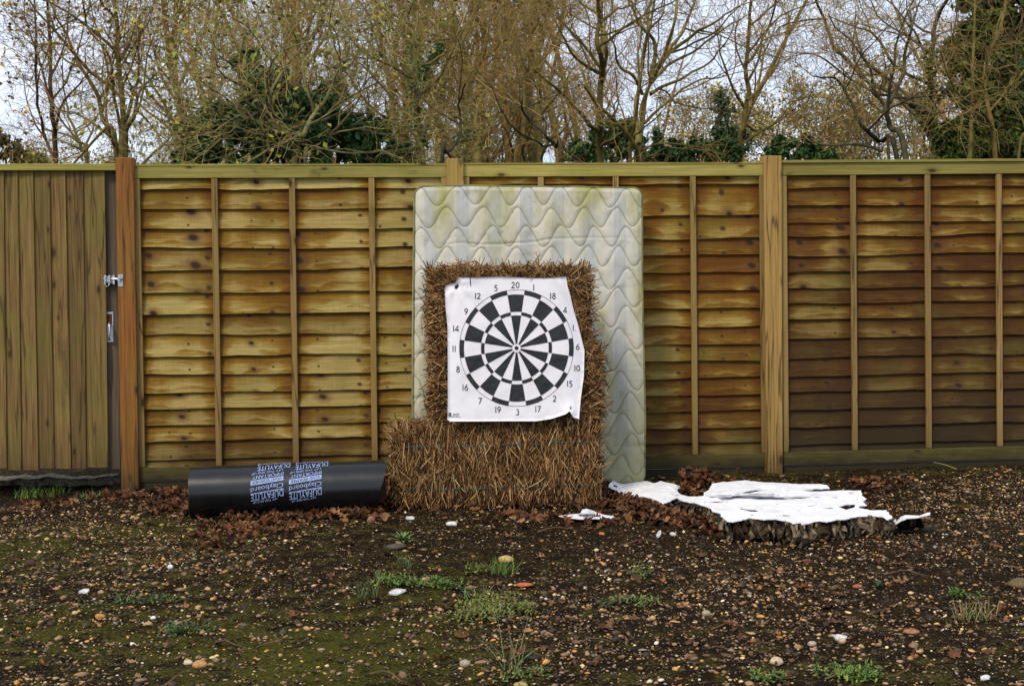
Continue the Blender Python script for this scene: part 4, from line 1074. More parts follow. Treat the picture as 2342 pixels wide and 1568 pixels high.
def scatter(n, y_lo, y_hi, right_bias):
    """even over the ground in view, denser where the soil is stony"""
    out = []
    while len(out) < n:
        x = rg.uniform(-3.6, 5.2, n); y = rg.uniform(y_lo, y_hi, n)
        d = 0.55 + 0.9 * N1(x * 0.9 + 3, y * 0.9 + 8, 3) + right_bias * (1 / (1 + np.exp(-(x - 0.6) * 1.6)) - 0.55) - 0.35 * np.clip((y + 1.2) / 1.2, 0, 1)
        out += list(np.stack([x, y], 1)[rg.random(n) < np.clip(d, 0.05, 1)])
    P = np.array(out[:n]); return np.concatenate([P, gh(P[:, 0], P[:, 1])[:, None]], 1)
P1 = scatter(30000, -4.7, -0.02, 0.35); s1 = np.clip(rg.lognormal(math.log(0.0034), 0.40, len(P1)), 0.0015, 0.009)
P2 = scatter(7000, -4.7, -0.1, 0.45); s2 = np.clip(rg.lognormal(math.log(0.0060), 0.40, len(P2)), 0.003, 0.018)
V1, F1_, C1 = pebbles(P1, s1, rg, pal_peb); V2, F2_, C2 = pebbles(P2, s2, rg, pal_peb)
P3_ = scatter(26000, -4.7, -0.02, 0.0); V3, F3_, C3 = pebbles(P3_, np.clip(rg.lognormal(math.log(0.005), 0.5, len(P3_)), 0.002, 0.02), rg, pal_crumb, lump=0.3)
V, F, at_ = join([(V1, F1_, {'col': C1}), (V2, F2_, {'col': C2}), (V3, F3_, {'col': C3})])
o = add('gravel', V, F, M['pebble'], None, at_, True); tag(o, 'small tan and brown pebbles scattered through the soil', 'gravel', kind='stuff')
# broken leaf, bark and straw bits trodden into the soil
nb = 2600; Pb = scatter(nb, -4.7, -0.05, 0.1); Pb[:, 2] += 0.006
V, F, C = leaves_mesh(Pb, rg.uniform(0.008, 0.034, nb), rg, np.array([[0.20, 0.10, 0.045], [0.13, 0.065, 0.03], [0.28, 0.17, 0.085], [0.08, 0.045, 0.022], [0.24, 0.10, 0.04]]), 0.25)
o = add('leaf_debris', V, F, M['leaf'], None, {'col': C}); tag(o, 'small brown leaf and bark bits trodden into the soil', 'debris', kind='stuff')
# the stones one can pick out
stones = [(457, 1520, 17, 10, (0.42, 0.22, 0.08), 'smooth orange-brown oval stone, near the bottom edge left of centre'), (1063, 1517, 13, 10, (0.33, 0.27, 0.20), 'grey-buff oval pebble, largest near the bottom centre'),
    (229, 1407, 11, 7, (0.45, 0.21, 0.05), 'bright orange pebble on the mossy left side'), (2338, 1343, 34, 11, (0.13, 0.085, 0.03), 'large flat mossy brown stone at the right edge'),
    (1776, 1523, 15, 10, (0.50, 0.38, 0.24), 'cream rounded pebble at the bottom right'), (1615, 1409, 10, 9, (0.33, 0.29, 0.17), 'olive-grey egg-shaped pebble in stony soil right of centre'),
    (1157, 1287, 18, 9, (0.42, 0.31, 0.10), 'yellow knobbly stone beside the grass tuft'), (906, 1259, 24, 7, (0.06, 0.05, 0.03), 'dark flat stone lying under the spiky weed'),
    (849, 1197, 10, 10, (0.22, 0.11, 0.06), 'rounded brown stone in front of the right end of the black roll'), (976, 1331, 12, 6, (0.45, 0.27, 0.11), 'tan pebble in the middle of the green weeds'),
    (1033, 1205, 14, 6, (0.66, 0.63, 0.56), 'chalky white stone on dark soil in front of the straw'), (1198, 1343, 20, 4, (0.40, 0.10, 0.03), 'flat brick-red shard lying right of the weeds'),
    (1961, 1343, 12, 5, (0.30, 0.09, 0.05), 'dull red stone below the crushed board'), (2085, 1446, 18, 6, (0.32, 0.13, 0.05), 'rust-brown stone among pebbles at lower right'),
    (430, 1513, 10, 7, (0.55, 0.47, 0.36), 'pale pebble just left of the orange oval stone'), (390, 1306, 6, 6, (0.72, 0.70, 0.68), 'small bright white pebble below the left end of the roll'),
    (1190, 1566, 16, 6, (0.33, 0.28, 0.10), 'mossy stone cut by the bottom edge of the picture'), (350, 1408, 6, 4, (0.75, 0.73, 0.70), 'tiny white stone on moss left of centre'),
    (1857, 1478, 10, 7, (0.42, 0.31, 0.22), 'pinkish round pebble at lower right centre'), (1926, 1469, 9, 6, (0.48, 0.34, 0.17), 'buff pebble close to the pinkish one')]
for (a, b, rx, rz, c_, lab) in stones:
    p = gp(a, b); sc = (p - CAM).length / F_PX
    V = ICO2 * (1 + 0.07 * rg.normal(0, 1, (len(ICO2), 1))); V = V * np.array([rx * sc, rx * sc * 0.8, rz * sc * 1.05])
    C = np.tile(np.array(c_), (len(V), 1)) * (1 + 0.12 * rg.normal(0, 1, (len(V), 1)))
    o = add('stone', V, [ICOF2], M['pebble'], None, {'col': C}, True); o.location = (p.x, p.y, p.z + rz * sc * 0.55); o.rotation_euler = (0, 0, rg.uniform(-0.3, 0.3))
    tag(o, lab, 'stone')
M['chip'] = plain('dirty_white_chip', (0.55, 0.54, 0.53), 0.7, 0.2, 0.5, 70)
# small white litter
for (a, b, wd_, hh_, rot, lab) in ((1507, 1227, 7, 12, 0.3, 'white upright chip below the pointed board scrap'), (1539, 1221, 9, 4, 0, 'thin white chip right of the upright one'), (193, 1357, 15, 5, 0.1, 'pale blue-white chip alone on dark soil at the left'), (907, 1358, 20, 8, 0.2, 'bone-shaped white chip among the green weeds'), (938, 1190, 15, 4, 0, 'thin white chip at the foot of the straw'), (1920, 1462, 22, 6, -0.1, 'long white chip on stony ground at lower right'), (2250, 1560, 14, 7, 0.2, 'white chip at the bottom right edge')):
    p = gp(a, b); sc = (p - CAM).length / F_PX
    pl = [(math.cos(t) * (1 + 0.35 * rg.normal() * 0.6), math.sin(t) * (1 + 0.3 * rg.normal() * 0.6)) for t in np.linspace(0, 2 * math.pi, 9)[:-1]]
    n = len(pl); V = []
    for zz in (0, 1):
        for q in pl: V.append((q[0] * wd_ * 0.8 * sc, q[1] * wd_ * 0.4 * sc, zz * 0.006 + (q[0] * rot + q[1] * 0.5) * hh_ * sc))
    V = np.array(V); V[:, 2] -= V[:, 2].min()
    o = add('white_chip', V, [np.array([range(n)])[:, ::-1], np.array([range(n, 2 * n)]), np.array([[i, (i + 1) % n, (i + 1) % n + n, i + n] for i in range(n)])], M['chip'])
    o.location = p; tag(o, lab, 'chip')
p = gp(2008, 1340); V = ICO1 * np.array([0.017, 0.013, 0.017])
o = add('glass_shard', V, [ICOF1], plain('green_glass', (0.015, 0.05, 0.008), 0.15, 0.6)); o.location = (p.x, p.y, p.z + 0.012); tag(o, 'dark green glass shard among the pebbles at right', 'glass shard')
# twigs
for i, (a, b, ln, ang) in enumerate(((1985, 1548, 0.28, 0.18), (2290, 1420, 0.20, -0.12), (2180, 1392, 0.26, 0.05), (395, 1560, 0.22, 1.0), (880, 1540, 0.2, -0.8), (1215, 1500, 0.14, 0.2), (1390, 1470, 0.18, 0.1), (560, 1470, 0.2, -0.2), (1700, 1490, 0.2, 0.1), (1640, 1440, 0.18, 0.0), (2060, 1310, 0.2, -0.3), (1480, 1240, 0.25, 0.05), (1300, 1215, 0.3, 0.1), (700, 1400, 0.2, 0.3))):
    p = gp(a, b)
    pts = np.array([[(f - 0.5) * ln * math.cos(ang), (f - 0.5) * ln * math.sin(ang), 0.008 + 0.012 * math.sin(f * 7 + i)] for f in np.linspace(0, 1, 7)]); pts[:, 1] += rg.normal(0, 0.006, 7)
    V, F = tube1(pts, np.linspace(0.0042, 0.002, 7), 5)
    o = add('twig', V, F, M['bark'], None, {'col': np.tile([0.12, 0.075, 0.045], (len(V), 1))}); o.location = p; tag(o, 'thin brown twig lying flat on the soil', 'twig', 'twigs on the soil')

# weeds
def blade_mesh(bases, dirs, L_, wdt, rng, droop=0.5, seg=4):
    """tapering curved blades; returns V, F"""
    n = len(bases); V = np.zeros((n, seg + 1, 2, 3))
    side = norm(np.cross(dirs, np.array([0, 0, 1.0]) + 0.01 * rng.normal(0, 1, (n, 3))))
    p = bases.copy(); d = dirs.copy()
    for j in range(seg + 1):
        f = j / seg; wj = wdt * (1 - f) ** 0.6 * (0.55 + 0.9 * f if f < 0.5 else 1)
        V[:, j, 0] = p - side * wj[:, None]; V[:, j, 1] = p + side * wj[:, None]
        p = p + d * (L_ / seg)[:, None]; d = norm(d + np.array([0, 0, -1.0]) * droop * 0.3)
    I = np.arange(n * (seg + 1) * 2).reshape(n, seg + 1, 2)
    F = np.stack([I[:, :-1, 0], I[:, :-1, 1], I[:, 1:, 1], I[:, 1:, 0]], -1).reshape(-1, 4)
    return V.reshape(-1, 3), [F], seg * 2 + 2
def grass_tuft(a, b, n, hgt, spread, label, col=(0.10, 0.16, 0.03), name='grass_tuft', wd_=0.0022):
    p = gp(a, b)
    bs = np.zeros((n, 3)); th_ = rg.uniform(0, 2 * np.pi, n); rr = spread * np.sqrt(rg.random(n)); bs[:, 0] = np.cos(th_) * rr; bs[:, 1] = np.sin(th_) * rr * 0.6
    d = norm(np.stack([rg.normal(0, 0.45, n), rg.normal(0, 0.45, n), np.ones(n)], 1))
    V, F, m = blade_mesh(bs, d, hgt * rg.uniform(0.5, 1.1, n), np.full(n, wd_), rg, 0.6)
    C = np.repeat(np.array(col) * rg.uniform(0.6, 1.4, (n, 1)) * (1 + 0.2 * rg.normal(0, 1, (n, 3))), m, 0)
    o = add(name, V, F, M['green'], None, {'col': np.clip(C, 0, 1)}); o.location = p
    return tag(o, label, 'grass')
def weed_patch(a, b, n, rx, ry, hgt, label, col=(0.13, 0.19, 0.025), leaf=0.009, name='weed_patch'):
    p = gp(a, b); cl = rg.normal(0, 0.40, (max(5, n // 28), 2)); ci = rg.integers(0, len(cl), n)
    q = cl[ci] + rg.normal(0, 0.22, (n, 2)); x = q[:, 0] * rx; y = q[:, 1] * ry
    z = hgt * rg.random(n) * np.exp(-((q - cl[ci]) ** 2).sum(1) * 5) + 0.004
    bs = np.stack([x, y, z + gh(p.x + x, p.y + y) - p.z], 1)
    d = norm(rg.normal(0, 1, (n, 3)) * np.array([1, 1, 0.5]) + np.array([0, 0, 0.45]))
    V, F, m = blade_mesh(bs, d, np.full(n, leaf * 2) * rg.uniform(0.6, 1.3, n), np.full(n, leaf * 0.55), rg, 0.3, 3)
    C = np.repeat(np.array(col) * 0.8 * rg.uniform(0.4, 1.5, (n, 1)) * np.where(rg.random((n, 1)) < 0.15, np.array([[1.6, 0.9, 0.9]]), 1.0), m, 0)
    o = add(name, V, F, M['green'], None, {'col': C}); o.location = p
    return tag(o, label, 'weeds')
p = gp(920, 1248)
n = 22; az = np.arange(n) * 2.4; d = norm(np.stack([np.cos(az), np.sin(az), np.linspace(0.15, 1.6, n)], 1))
V, F, m = blade_mesh(np.zeros((n, 3)) + np.array([0, 0, 0.012]), d, np.linspace(0.085, 0.05, n), np.full(n, 0.0085), rg, 0.35, 5)
o = add('spiky_weed', V, F, M['green'], None, {'col': np.repeat(np.array([0.13, 0.22, 0.06]) * rg.uniform(0.7, 1.4, (n, 1)), m, 0)}); o.location = p; tag(o, 'single spiky rosette weed in front of the left end of the straw', 'weed')
weed_patch(1110, 1398, 900, 0.16, 0.16, 0.035, 'largest pale green weed patch in the middle of the foreground', (0.17, 0.20, 0.035))
weed_patch(1200, 1395, 260, 0.06, 0.06, 0.03, 'pale green weeds at the right end of the largest patch', (0.17, 0.20, 0.035))
weed_patch(990, 1340, 420, 0.13, 0.10, 0.03, 'bright green low weeds behind the bone-shaped chip', (0.09, 0.18, 0.025))
weed_patch(905, 1332, 300, 0.12, 0.08, 0.03, 'leafy green weeds left of the tan pebble', (0.10, 0.18, 0.025))
weed_patch(1080, 1315, 200, 0.07, 0.06, 0.03, 'small round weed cushion left of the grass tuft', (0.13, 0.17, 0.03))
weed_patch(1435, 1380, 220, 0.10, 0.08, 0.02, 'thin green weeds right of the foreground patch', (0.11, 0.17, 0.03))
weed_patch(1468, 1322, 160, 0.05, 0.05, 0.05, 'upright little weed in front of the white scrap', (0.10, 0.17, 0.03))
weed_patch(1955, 1552, 420, 0.09, 0.06, 0.04, 'bright green cushion of weeds at the bottom right', (0.13, 0.24, 0.03))
weed_patch(2192, 1366, 160, 0.06, 0.05, 0.03, 'small green weed cushion near the right edge', (0.10, 0.2, 0.03))
weed_patch(420, 1440, 200, 0.09, 0.06, 0.03, 'dark green weeds on the mossy left foreground', (0.06, 0.12, 0.03))
weed_patch(330, 1375, 220, 0.2, 0.12, 0.015, 'scattered dark weeds left of the foreground centre', (0.06, 0.11, 0.02))
weed_patch(1200, 1550, 160, 0.08, 0.06, 0.03, 'weeds at the bottom edge right of centre', (0.13, 0.18, 0.03))
weed_patch(1750, 1562, 120, 0.08, 0.03, 0.03, 'sparse weeds along the bottom edge at right', (0.12, 0.2, 0.03))
grass_tuft(1150, 1318, 70, 0.085, 0.05, 'fresh grass tuft beside the yellow stone', (0.11, 0.18, 0.03))
grass_tuft(925, 1305, 40, 0.085, 0.03, 'wispy grass tuft below the spiky weed', (0.12, 0.16, 0.06))
grass_tuft(840, 1365, 46, 0.12, 0.035, 'tall wispy grass left of the weeds', (0.11, 0.16, 0.05))
grass_tuft(1170, 1530, 22, 0.16, 0.03, 'tallest thin grass stems near the bottom centre', (0.16, 0.19, 0.07))
grass_tuft(1090, 1370, 40, 0.08, 0.05, 'short grass behind the largest weed patch', (0.13, 0.17, 0.05))
grass_tuft(2230, 1420, 70, 0.08, 0.07, 'dry yellowish grass near the right edge', (0.22, 0.19, 0.07))
grass_tuft(90, 1112, 260, 0.07, 0.16, 'bright green grass strip by the concrete under the gate', (0.13, 0.20, 0.025))
grass_tuft(220, 1118, 110, 0.05, 0.14, 'sparse grass between the gate grass and the orange post', (0.12, 0.16, 0.03))
pts = [on_y(2135, 1057, -0.06), on_y(2160, 1062, -0.09), on_y(2190, 1074, -0.12), on_y(2210, 1090, -0.14)]
V, F = tube1(catmull([list(q) for q in pts], 4), 0.003, 5)
o = add_own('dry_stem', V, F, M['bark'], {'col': np.tile([0.25, 0.22, 0.09], (len(V), 1))}); tag(o, 'pale bent grass stem under the dark right panel', 'stem')

# ------------------------------------------------------------------ the wood behind the fence
RND = random.Random(77)
def vadd(a, b, s=1.0): return (a[0] + b[0] * s, a[1] + b[1] * s, a[2] + b[2] * s)
def vunit(a):
    l = math.sqrt(a[0] ** 2 + a[1] ** 2 + a[2] ** 2) or 1.0; return (a[0] / l, a[1] / l, a[2] / l)
def grow(p, d, ln, r, lev, top, out, prm):
    """one branch and, down to level top, what grows from it; out[lev] collects (points, radii)"""
    k = (9, 8, 6, 5, 4)[lev]; g = prm['gnarl'][lev]; up = prm['up'][lev]; st = ln / (k - 1)
    pts = [p]; dd = d; ga = RND.gauss
    for i in range(k - 1):
        dd = vunit((dd[0] + ga(0, g), dd[1] + ga(0, g), dd[2] + ga(0, g) + up)); p = vadd(p, dd, st); pts.append(p)
    rt = max(r * 0.35, prm['rmin'])
    out[lev].append((pts, [r + (rt - r) * i / (k - 1) for i in range(k)]))
    if lev < top: sprout(pts, r, rt, ln, lev + 1, top, out, prm)
def sprout(pts, r0, r1, ln, lev, top, out, prm, t0=0.2, dens=1.0):
    n = len(pts) - 1
    m = max(1, int(round(prm['n'][lev] * RND.uniform(0.75, 1.25) * dens)))
    for j in range(m):
        t = t0 + (1 - t0) * (j + RND.random()) / m; t = min(t, 0.999); i = int(t * n); f = t * n - i
        a, b = pts[i], pts[i + 1]
        p = (a[0] + (b[0] - a[0]) * f, a[1] + (b[1] - a[1]) * f, a[2] + (b[2] - a[2]) * f)
        d = vunit((b[0] - a[0], b[1] - a[1], b[2] - a[2]))
        q = vunit((RND.gauss(0, 1), RND.gauss(0, 1), RND.gauss(0, 0.8))); dt = q[0] * d[0] + q[1] * d[1] + q[2] * d[2]
        q = vunit((q[0] - d[0] * dt, q[1] - d[1] * dt, q[2] - d[2] * dt)); an = prm['ang'] * RND.uniform(0.7, 1.3)
        dd = vunit((d[0] * math.cos(an) + q[0] * math.sin(an), d[1] * math.cos(an) + q[1] * math.sin(an), d[2] * math.cos(an) + q[2] * math.sin(an)))
        L_ = prm['len'][lev] * RND.uniform(0.6, 1.25) * (1.1 - 0.45 * t)
        rr = max(min((r0 + (r1 - r0) * t) * 0.62, prm['rad'][lev] * 1.3), prm['rmin'])
        grow(p, dd, L_, rr, lev, top, out, prm)
PRM = dict(n=(0, 5, 4.6, 4.6, 4.4), len=(0, 1.5, 0.85, 0.48, 0.26), rad=(0, 0.024, 0.011, 0.0055, 0.0032), gnarl=(0.1, 0.16, 0.22, 0.28, 0.3), up=(0.03, 0.05, 0.05, 0.04, 0.03), ang=0.80, rmin=0.0021)
def cols_for(n, base, jit=0.25, seed=0):
    r_ = np.random.default_rng(seed); return np.clip(np.array(base) * (1 + jit * r_.normal(0, 1, (n, 1))) * (1 + 0.06 * r_.normal(0, 1, (n, 3))), 0.002, 1)
def leaf_quads(P, size, pal, rng, nrm_=None):
    """small folded leaves at the points P"""
    n = len(P); d = norm(rng.normal(0, 1, (n, 3)) + np.array([0, 0, -0.2])); nn = norm(rng.normal(0, 1, (n, 3)) if nrm_ is None else nrm_ + 0.55 * rng.normal(0, 1, (n, 3)))
    s = norm(np.cross(d, nn)); d = norm(np.cross(nn, s)); L_ = size * rng.uniform(0.6, 1.3, n)
    a = P; b = P + (d * 0.5 + s * 0.34 + nn * 0.08) * L_[:, None]; c = P + d * L_[:, None]; e = P + (d * 0.5 - s * 0.34 + nn * 0.08) * L_[:, None]
    V = np.stack([a, b, c, e], 1).reshape(-1, 3); I = np.arange(n * 4).reshape(n, 4)
    C = np.repeat(pal[rng.integers(0, len(pal), n)] * rng.uniform(0.6, 1.35, (n, 1)), 4, 0)
    return V, [np.concatenate([I[:, [0, 1, 2]], I[:, [0, 2, 3]]])], C
BARK = (0.15, 0.118, 0.034); TWIG = (0.29, 0.20, 0.072)
def tree_obj(label, base, lines0, out, name='bare_tree', group='bare trees behind the fence', bark=BARK, twig=TWIG, seed=0, ivy=None, leaves=None):
    t = empty(name, base, label, 'tree', group)
    V, F, idx = tubes(lines0 + [q for q in out[1]], 6)
    add('trunk', V, F, M['bark'], t, {'col': cols_for(len(lines0) + len(out[1]), bark, 0.15, seed)[idx]}, True)
    fine = out[2] + out[3] + out[4]
    if fine:
        V, F, idx = tubes(fine, 3)
        add('crown', V, F, M['twigwood'], t, {'col': cols_for(len(fine), twig, 0.3, seed + 1)[idx]}, True)
    rng = np.random.default_rng(seed + 5)
    if ivy:
        P = []
        for (pts, rad, n, spread) in ivy:
            pts = np.array(pts); i = rng.integers(0, len(pts) - 1, n); f = rng.random((n, 1)); q = pts[i] * (1 - f) + pts[i + 1] * f
            P.append(q + norm(rng.normal(0, 1, (n, 3))) * (rad + spread * rng.random((n, 1)) ** 1.5))
        P = np.concatenate(P); V, F, C = leaf_quads(P, 0.055, leaves if leaves is not None else IVY, rng)
        add('ivy', V, F, M['green'], t, {'col': C})
    elif leaves is not None:
        ends = np.array([q[0][-1] for q in out[3] + out[4]]); P = ends[rng.random(len(ends)) < 0.4]
        V, F, C = leaf_quads(P, 0.06, leaves, rng); add('leaves', V, F, M['leaf'], t, {'col': C})
    return t
IVY = np.array([[0.045, 0.11, 0.02], [0.06, 0.14, 0.025], [0.03, 0.075, 0.02], [0.09, 0.17, 0.04]])
IVYY = np.array([[0.17, 0.19, 0.03], [0.10, 0.13, 0.025], [0.06, 0.09, 0.02], [0.24, 0.23, 0.04]])
OCHRE = np.array([[0.34, 0.22, 0.035], [0.40, 0.30, 0.05], [0.25, 0.12, 0.025], [0.34, 0.32, 0.05]])
YGREEN = np.array([[0.20, 0.22, 0.04], [0.26, 0.26, 0.05], [0.14, 0.17, 0.03], [0.30, 0.25, 0.05]])
def stem3d(pxs, depth, r_px, wander=0.25, ground=False, tip=0.3):
    """a limb drawn by its course, given a real course in depth too"""
    dj = [0.0]
    for _ in pxs[1:]: dj.append(dj[-1] + RND.gauss(0, wander))
    P = [list(on_y(x, y, depth - 8.05 + a)) for (x, y), a in zip(pxs, dj)]
    if ground: P = [[P[0][0], P[0][1], G0 - 0.1]] + P
    C = catmull(P, 4); n = len(C)
    jit = np.zeros_like(C)
    for a in range(3): jit[:, a] = 0.03 * np.array([float(N1(i * 0.55 + RND.random() * 0.01 + a * 17, depth + len(pxs) * 3.3 + pxs[0][0] * 0.01, 2)) for i in range(n)])
    jit[0] = 0; C = C + jit
    r = r_px * depth / F_PX
    rad = np.linspace(r * (1.15 if ground else 1.0), max(r * tip, 0.008), n)
    return C, rad
def px_tree(label, depth, stems, seed, prm=None, dens=1.0, extra=True, **kw):
    """stems: [(pixel course, radius px, grounded)]"""
    RND.seed(seed); pr = dict(PRM); pr.update(prm or {})
    out = [[], [], [], [], []]; l0 = []; S3 = []
    for (pxs, r_px, gr) in stems:
        C, rad = stem3d(pxs, depth, r_px, ground=gr, tip=0.5 if pxs[-1][1] < 12 else 0.3)
        l0.append((C, rad)); S3.append((C, rad))
        pts = [tuple(q) for q in C]; L_ = float(np.sum(np.linalg.norm(np.diff(C, axis=0), axis=1)))
        vis = [q for q in pts if q[2] > 1.2]
        if len(vis) > 4: sprout(vis, rad[0], rad[-1], L_, 1, 4, out, dict(pr, n=(0, max(2, L_ * 1.45), *pr['n'][2:])), 0.08, dens)
        d = vunit(tuple(C[-1] - C[-3]))
        if pxs[-1][1] < 12:      # goes on above the picture
            grow(pts[-1], d, 2.2, rad[-1], 1, 3, out, pr)
        else: grow(pts[-1], d, 0.9, rad[-1], 2, 4, out, pr)
    b = l0[0][0][0]
    ivy = kw.pop('ivy_on', None)
    if ivy: ivy = [(S3[i][0][a:b_], S3[i][1].mean(), n, sp) for (i, a, b_, n, sp) in ivy]
    return tree_obj(label, (float(b[0]), float(b[1]), G0), l0, out, seed=seed, ivy=ivy, **kw)

px_tree('slender twin-stemmed bare tree above the gate', 18, [([(125, 369), (123, 282), (116, 205), (115, 128), (110, 51), (105, 0)], 6, True), ([(123, 358), (102, 320), (90, 256), (83, 179), (81, 102), (78, 0)], 4, False), ([(118, 230), (150, 190), (178, 120), (190, 60)], 2.5, False)], 101, dens=0.8, leaves=OCHRE, bark=(0.12, 0.075, 0.035))
px_tree('small forked bare tree between the twin-stemmed tree and the fan of stems', 19, [([(197, 369), (191, 346), (177, 315), (159, 269), (151, 230), (143, 166)], 5, True), ([(191, 346), (212, 294), (215, 250)], 3, False), ([(190, 346), (160, 330), (130, 318)], 2.5, False)], 102, dens=0.8)
px_tree('bare tree with a fan of stems rising behind the orange gate post', 17, [([(279, 358), (282, 282), (275, 179), (269, 102), (266, 38), (259, 0)], 8, True), ([(266, 356), (238, 282), (218, 205), (179, 143), (154, 84), (128, 44)], 6.5, True), ([(261, 333), (246, 294), (241, 223), (246, 154), (230, 90), (212, 38)], 4, False), ([(289, 353), (307, 269), (315, 218), (340, 184), (384, 143)], 5.5, True), ([(276, 340), (230, 294), (179, 264), (136, 251)], 4, False), ([(276, 300), (262, 230), (258, 180), (246, 120), (200, 60), (190, 0)], 4, False), ([(310, 250), (350, 290), (372, 330)], 2.5, False), ([(280, 200), (300, 150), (320, 90), (345, 40)], 3, False)], 103, dens=0.8, leaves=OCHRE)
px_tree('straight bare tree just right of the stem fan', 24, [([(415, 369), (407, 230), (402, 154), (402, 51), (399, 0)], 7, True), ([(408, 200), (440, 130), (470, 60), (480, 0)], 4, False), ([(406, 235), (370, 180), (350, 110), (330, 30)], 4, False)], 104, leaves=OCHRE)
px_tree('wide spreading oak with crooked limbs in front of the dark holly', 14.5, [([(675, 372), (668, 328), (645, 302), (606, 269), (581, 231), (540, 190), (500, 175)], 8, True), ([(675, 369), (693, 308), (714, 272), (739, 231), (775, 168), (796, 139), (847, 132)], 6, True), ([(696, 353), (734, 320), (765, 307), (837, 292)], 4.5, True), ([(704, 287), (786, 253), (827, 259), (875, 239)], 3, False), ([(606, 372), (604, 310), (596, 270)], 3, True), ([(660, 318), (620, 240), (640, 170), (700, 100), (730, 60)], 5, False), ([(640, 300), (560, 300), (500, 320)], 3.5, False), ([(720, 262), (700, 200), (690, 130), (675, 60), (690, 0)], 4.5, False), ([(600, 265), (560, 220), (545, 150), (560, 70), (550, 0)], 4, False), ([(690, 330), (760, 345), (820, 350)], 3, False)], 105, dict(gnarl=(0.1, 0.22, 0.3, 0.34, 0.34), up=(0.02, 0.02, 0.02, 0.0, 0.0)), 1.0, bark=(0.17, 0.15, 0.07), twig=(0.34, 0.27, 0.105), leaves=YGREEN)
px_tree('ivy-clad bare tree left of the mattress top', 19, [([(965, 372), (957, 282), (952, 179), (947, 128), (947, 84), (939, 59), (901, 33), (860, 0)], 7, True), ([(965, 184), (980, 151), (1001, 115), (1011, 102), (1020, 60)], 4.5, False), ([(947, 84), (955, 50), (940, 0)], 4, False)], 106, ivy_on=[(0, 3, 20, 1100, 0.14), (1, 0, 14, 420, 0.10)])
px_tree('thin dark S-shaped bare tree close to the middle post', 13, [([(1013, 369), (1021, 351), (1047, 320), (1054, 282), (1049, 243), (1060, 190)], 4.5, True)], 107, dens=0.6, bark=(0.05, 0.04, 0.022))
px_tree('tall forked bare tree just right of the middle post', 20, [([(1093, 372), (1090, 294), (1075, 205), (1070, 133), (1047, 72), (1031, 26), (1026, 0)], 8.5, True), ([(1070, 128), (1016, 67), (965, 10)], 5, False), ([(1085, 260), (1120, 190), (1144, 146), (1101, 97), (1090, 40)], 4, False), ([(1075, 190), (1110, 110), (1120, 50), (1140, 0)], 4.5, False), ([(1066, 372), (1062, 300), (1068, 220)], 5, True)], 108, ivy_on=[(4, 3, 9, 260, 0.12)])
px_tree('slim bare tree behind the left half of the mattress', 22, [([(1200, 372), (1197, 256), (1200, 128), (1200, 51), (1185, 0)], 7, True), ([(1198, 180), (1170, 100), (1150, 30), (1148, 0)], 4, False)], 109)
px_tree('slim bare tree with upswept limbs behind the mattress middle', 21, [([(1236, 372), (1234, 256), (1233, 159), (1226, 102), (1246, 38), (1259, 0)], 6.5, True), ([(1233, 159), (1265, 100), (1285, 50), (1290, 0)], 4, False), ([(1234, 230), (1300, 190), (1340, 160)], 3, False)], 110)
px_tree('crooked dark stump-like small tree right of the mattress middle', 14, [([(1284, 370), (1274, 334), (1246, 306), (1220, 283), (1197, 260), (1194, 230)], 5.5, True), ([(1246, 306), (1250, 280), (1240, 268)], 2.5, False)], 111, dict(gnarl=(0.1, 0.25, 0.3, 0.35, 0.35)), 0.7, bark=(0.055, 0.045, 0.025))
px_tree('straight single-trunked bare tree above the right side of the mattress', 18, [([(1372, 372), (1373, 282), (1374, 192), (1379, 154), (1366, 102), (1369, 51), (1371, 0)], 8, True), ([(1382, 154), (1389, 108), (1379, 64), (1364, 33), (1320, 0)], 5, False), ([(1372, 340), (1387, 325), (1418, 307)], 5, False), ([(1368, 60), (1400, 30), (1430, 15), (1480, 0)], 3, False)], 112, dens=0.8)
px_tree('big bare tree whose limbs fan out to the right against open sky', 16.5, [([(1459, 372), (1464, 302), (1476, 230), (1492, 179)], 10, True), ([(1492, 179), (1533, 123), (1584, 82), (1635, 51), (1686, 15)], 5.5, False), ([(1488, 215), (1515, 200), (1571, 174), (1622, 143), (1661, 95)], 4.5, False), ([(1492, 179), (1500, 102), (1469, 64), (1448, 26), (1438, 0)], 5, False), ([(1497, 172), (1520, 123), (1541, 51), (1551, 0)], 5, False), ([(1516, 133), (1561, 72), (1584, 13), (1589, 0)], 4.5, False), ([(1462, 330), (1456, 256), (1469, 154), (1479, 77), (1489, 0)], 6.5, False), ([(1469, 215), (1451, 174), (1418, 154), (1405, 110), (1395, 70)], 4.5, False), ([(1474, 282), (1502, 256), (1546, 218), (1597, 184), (1648, 177)], 4, False), ([(1490, 190), (1530, 150), (1600, 110), (1650, 70), (1700, 40)], 4, False), ([(1440, 372), (1447, 300), (1462, 210), (1466, 160)], 5, True), ([(1479, 77), (1510, 40), (1520, 0)], 3, False)], 113, dict(up=(0.03, 0.04, 0.04, 0.05, 0.05)), 0.62)
px_tree('bare tree standing alone against the sky left of the honey-coloured post', 19, [([(1694, 370), (1699, 282), (1712, 218), (1704, 166), (1709, 102), (1714, 51), (1717, 0)], 6.5, True), ([(1709, 230), (1748, 190), (1775, 150), (1800, 90)], 4, False), ([(1711, 143), (1738, 102), (1761, 51), (1775, 0)], 4, False), ([(1706, 172), (1690, 130), (1680, 80), (1690, 40)], 2.5, False), ([(1700, 282), (1730, 300), (1760, 290), (1800, 250)], 3.5, False), ([(1697, 330), (1740, 300), (1790, 262)], 3.5, False)], 114, dens=0.7)
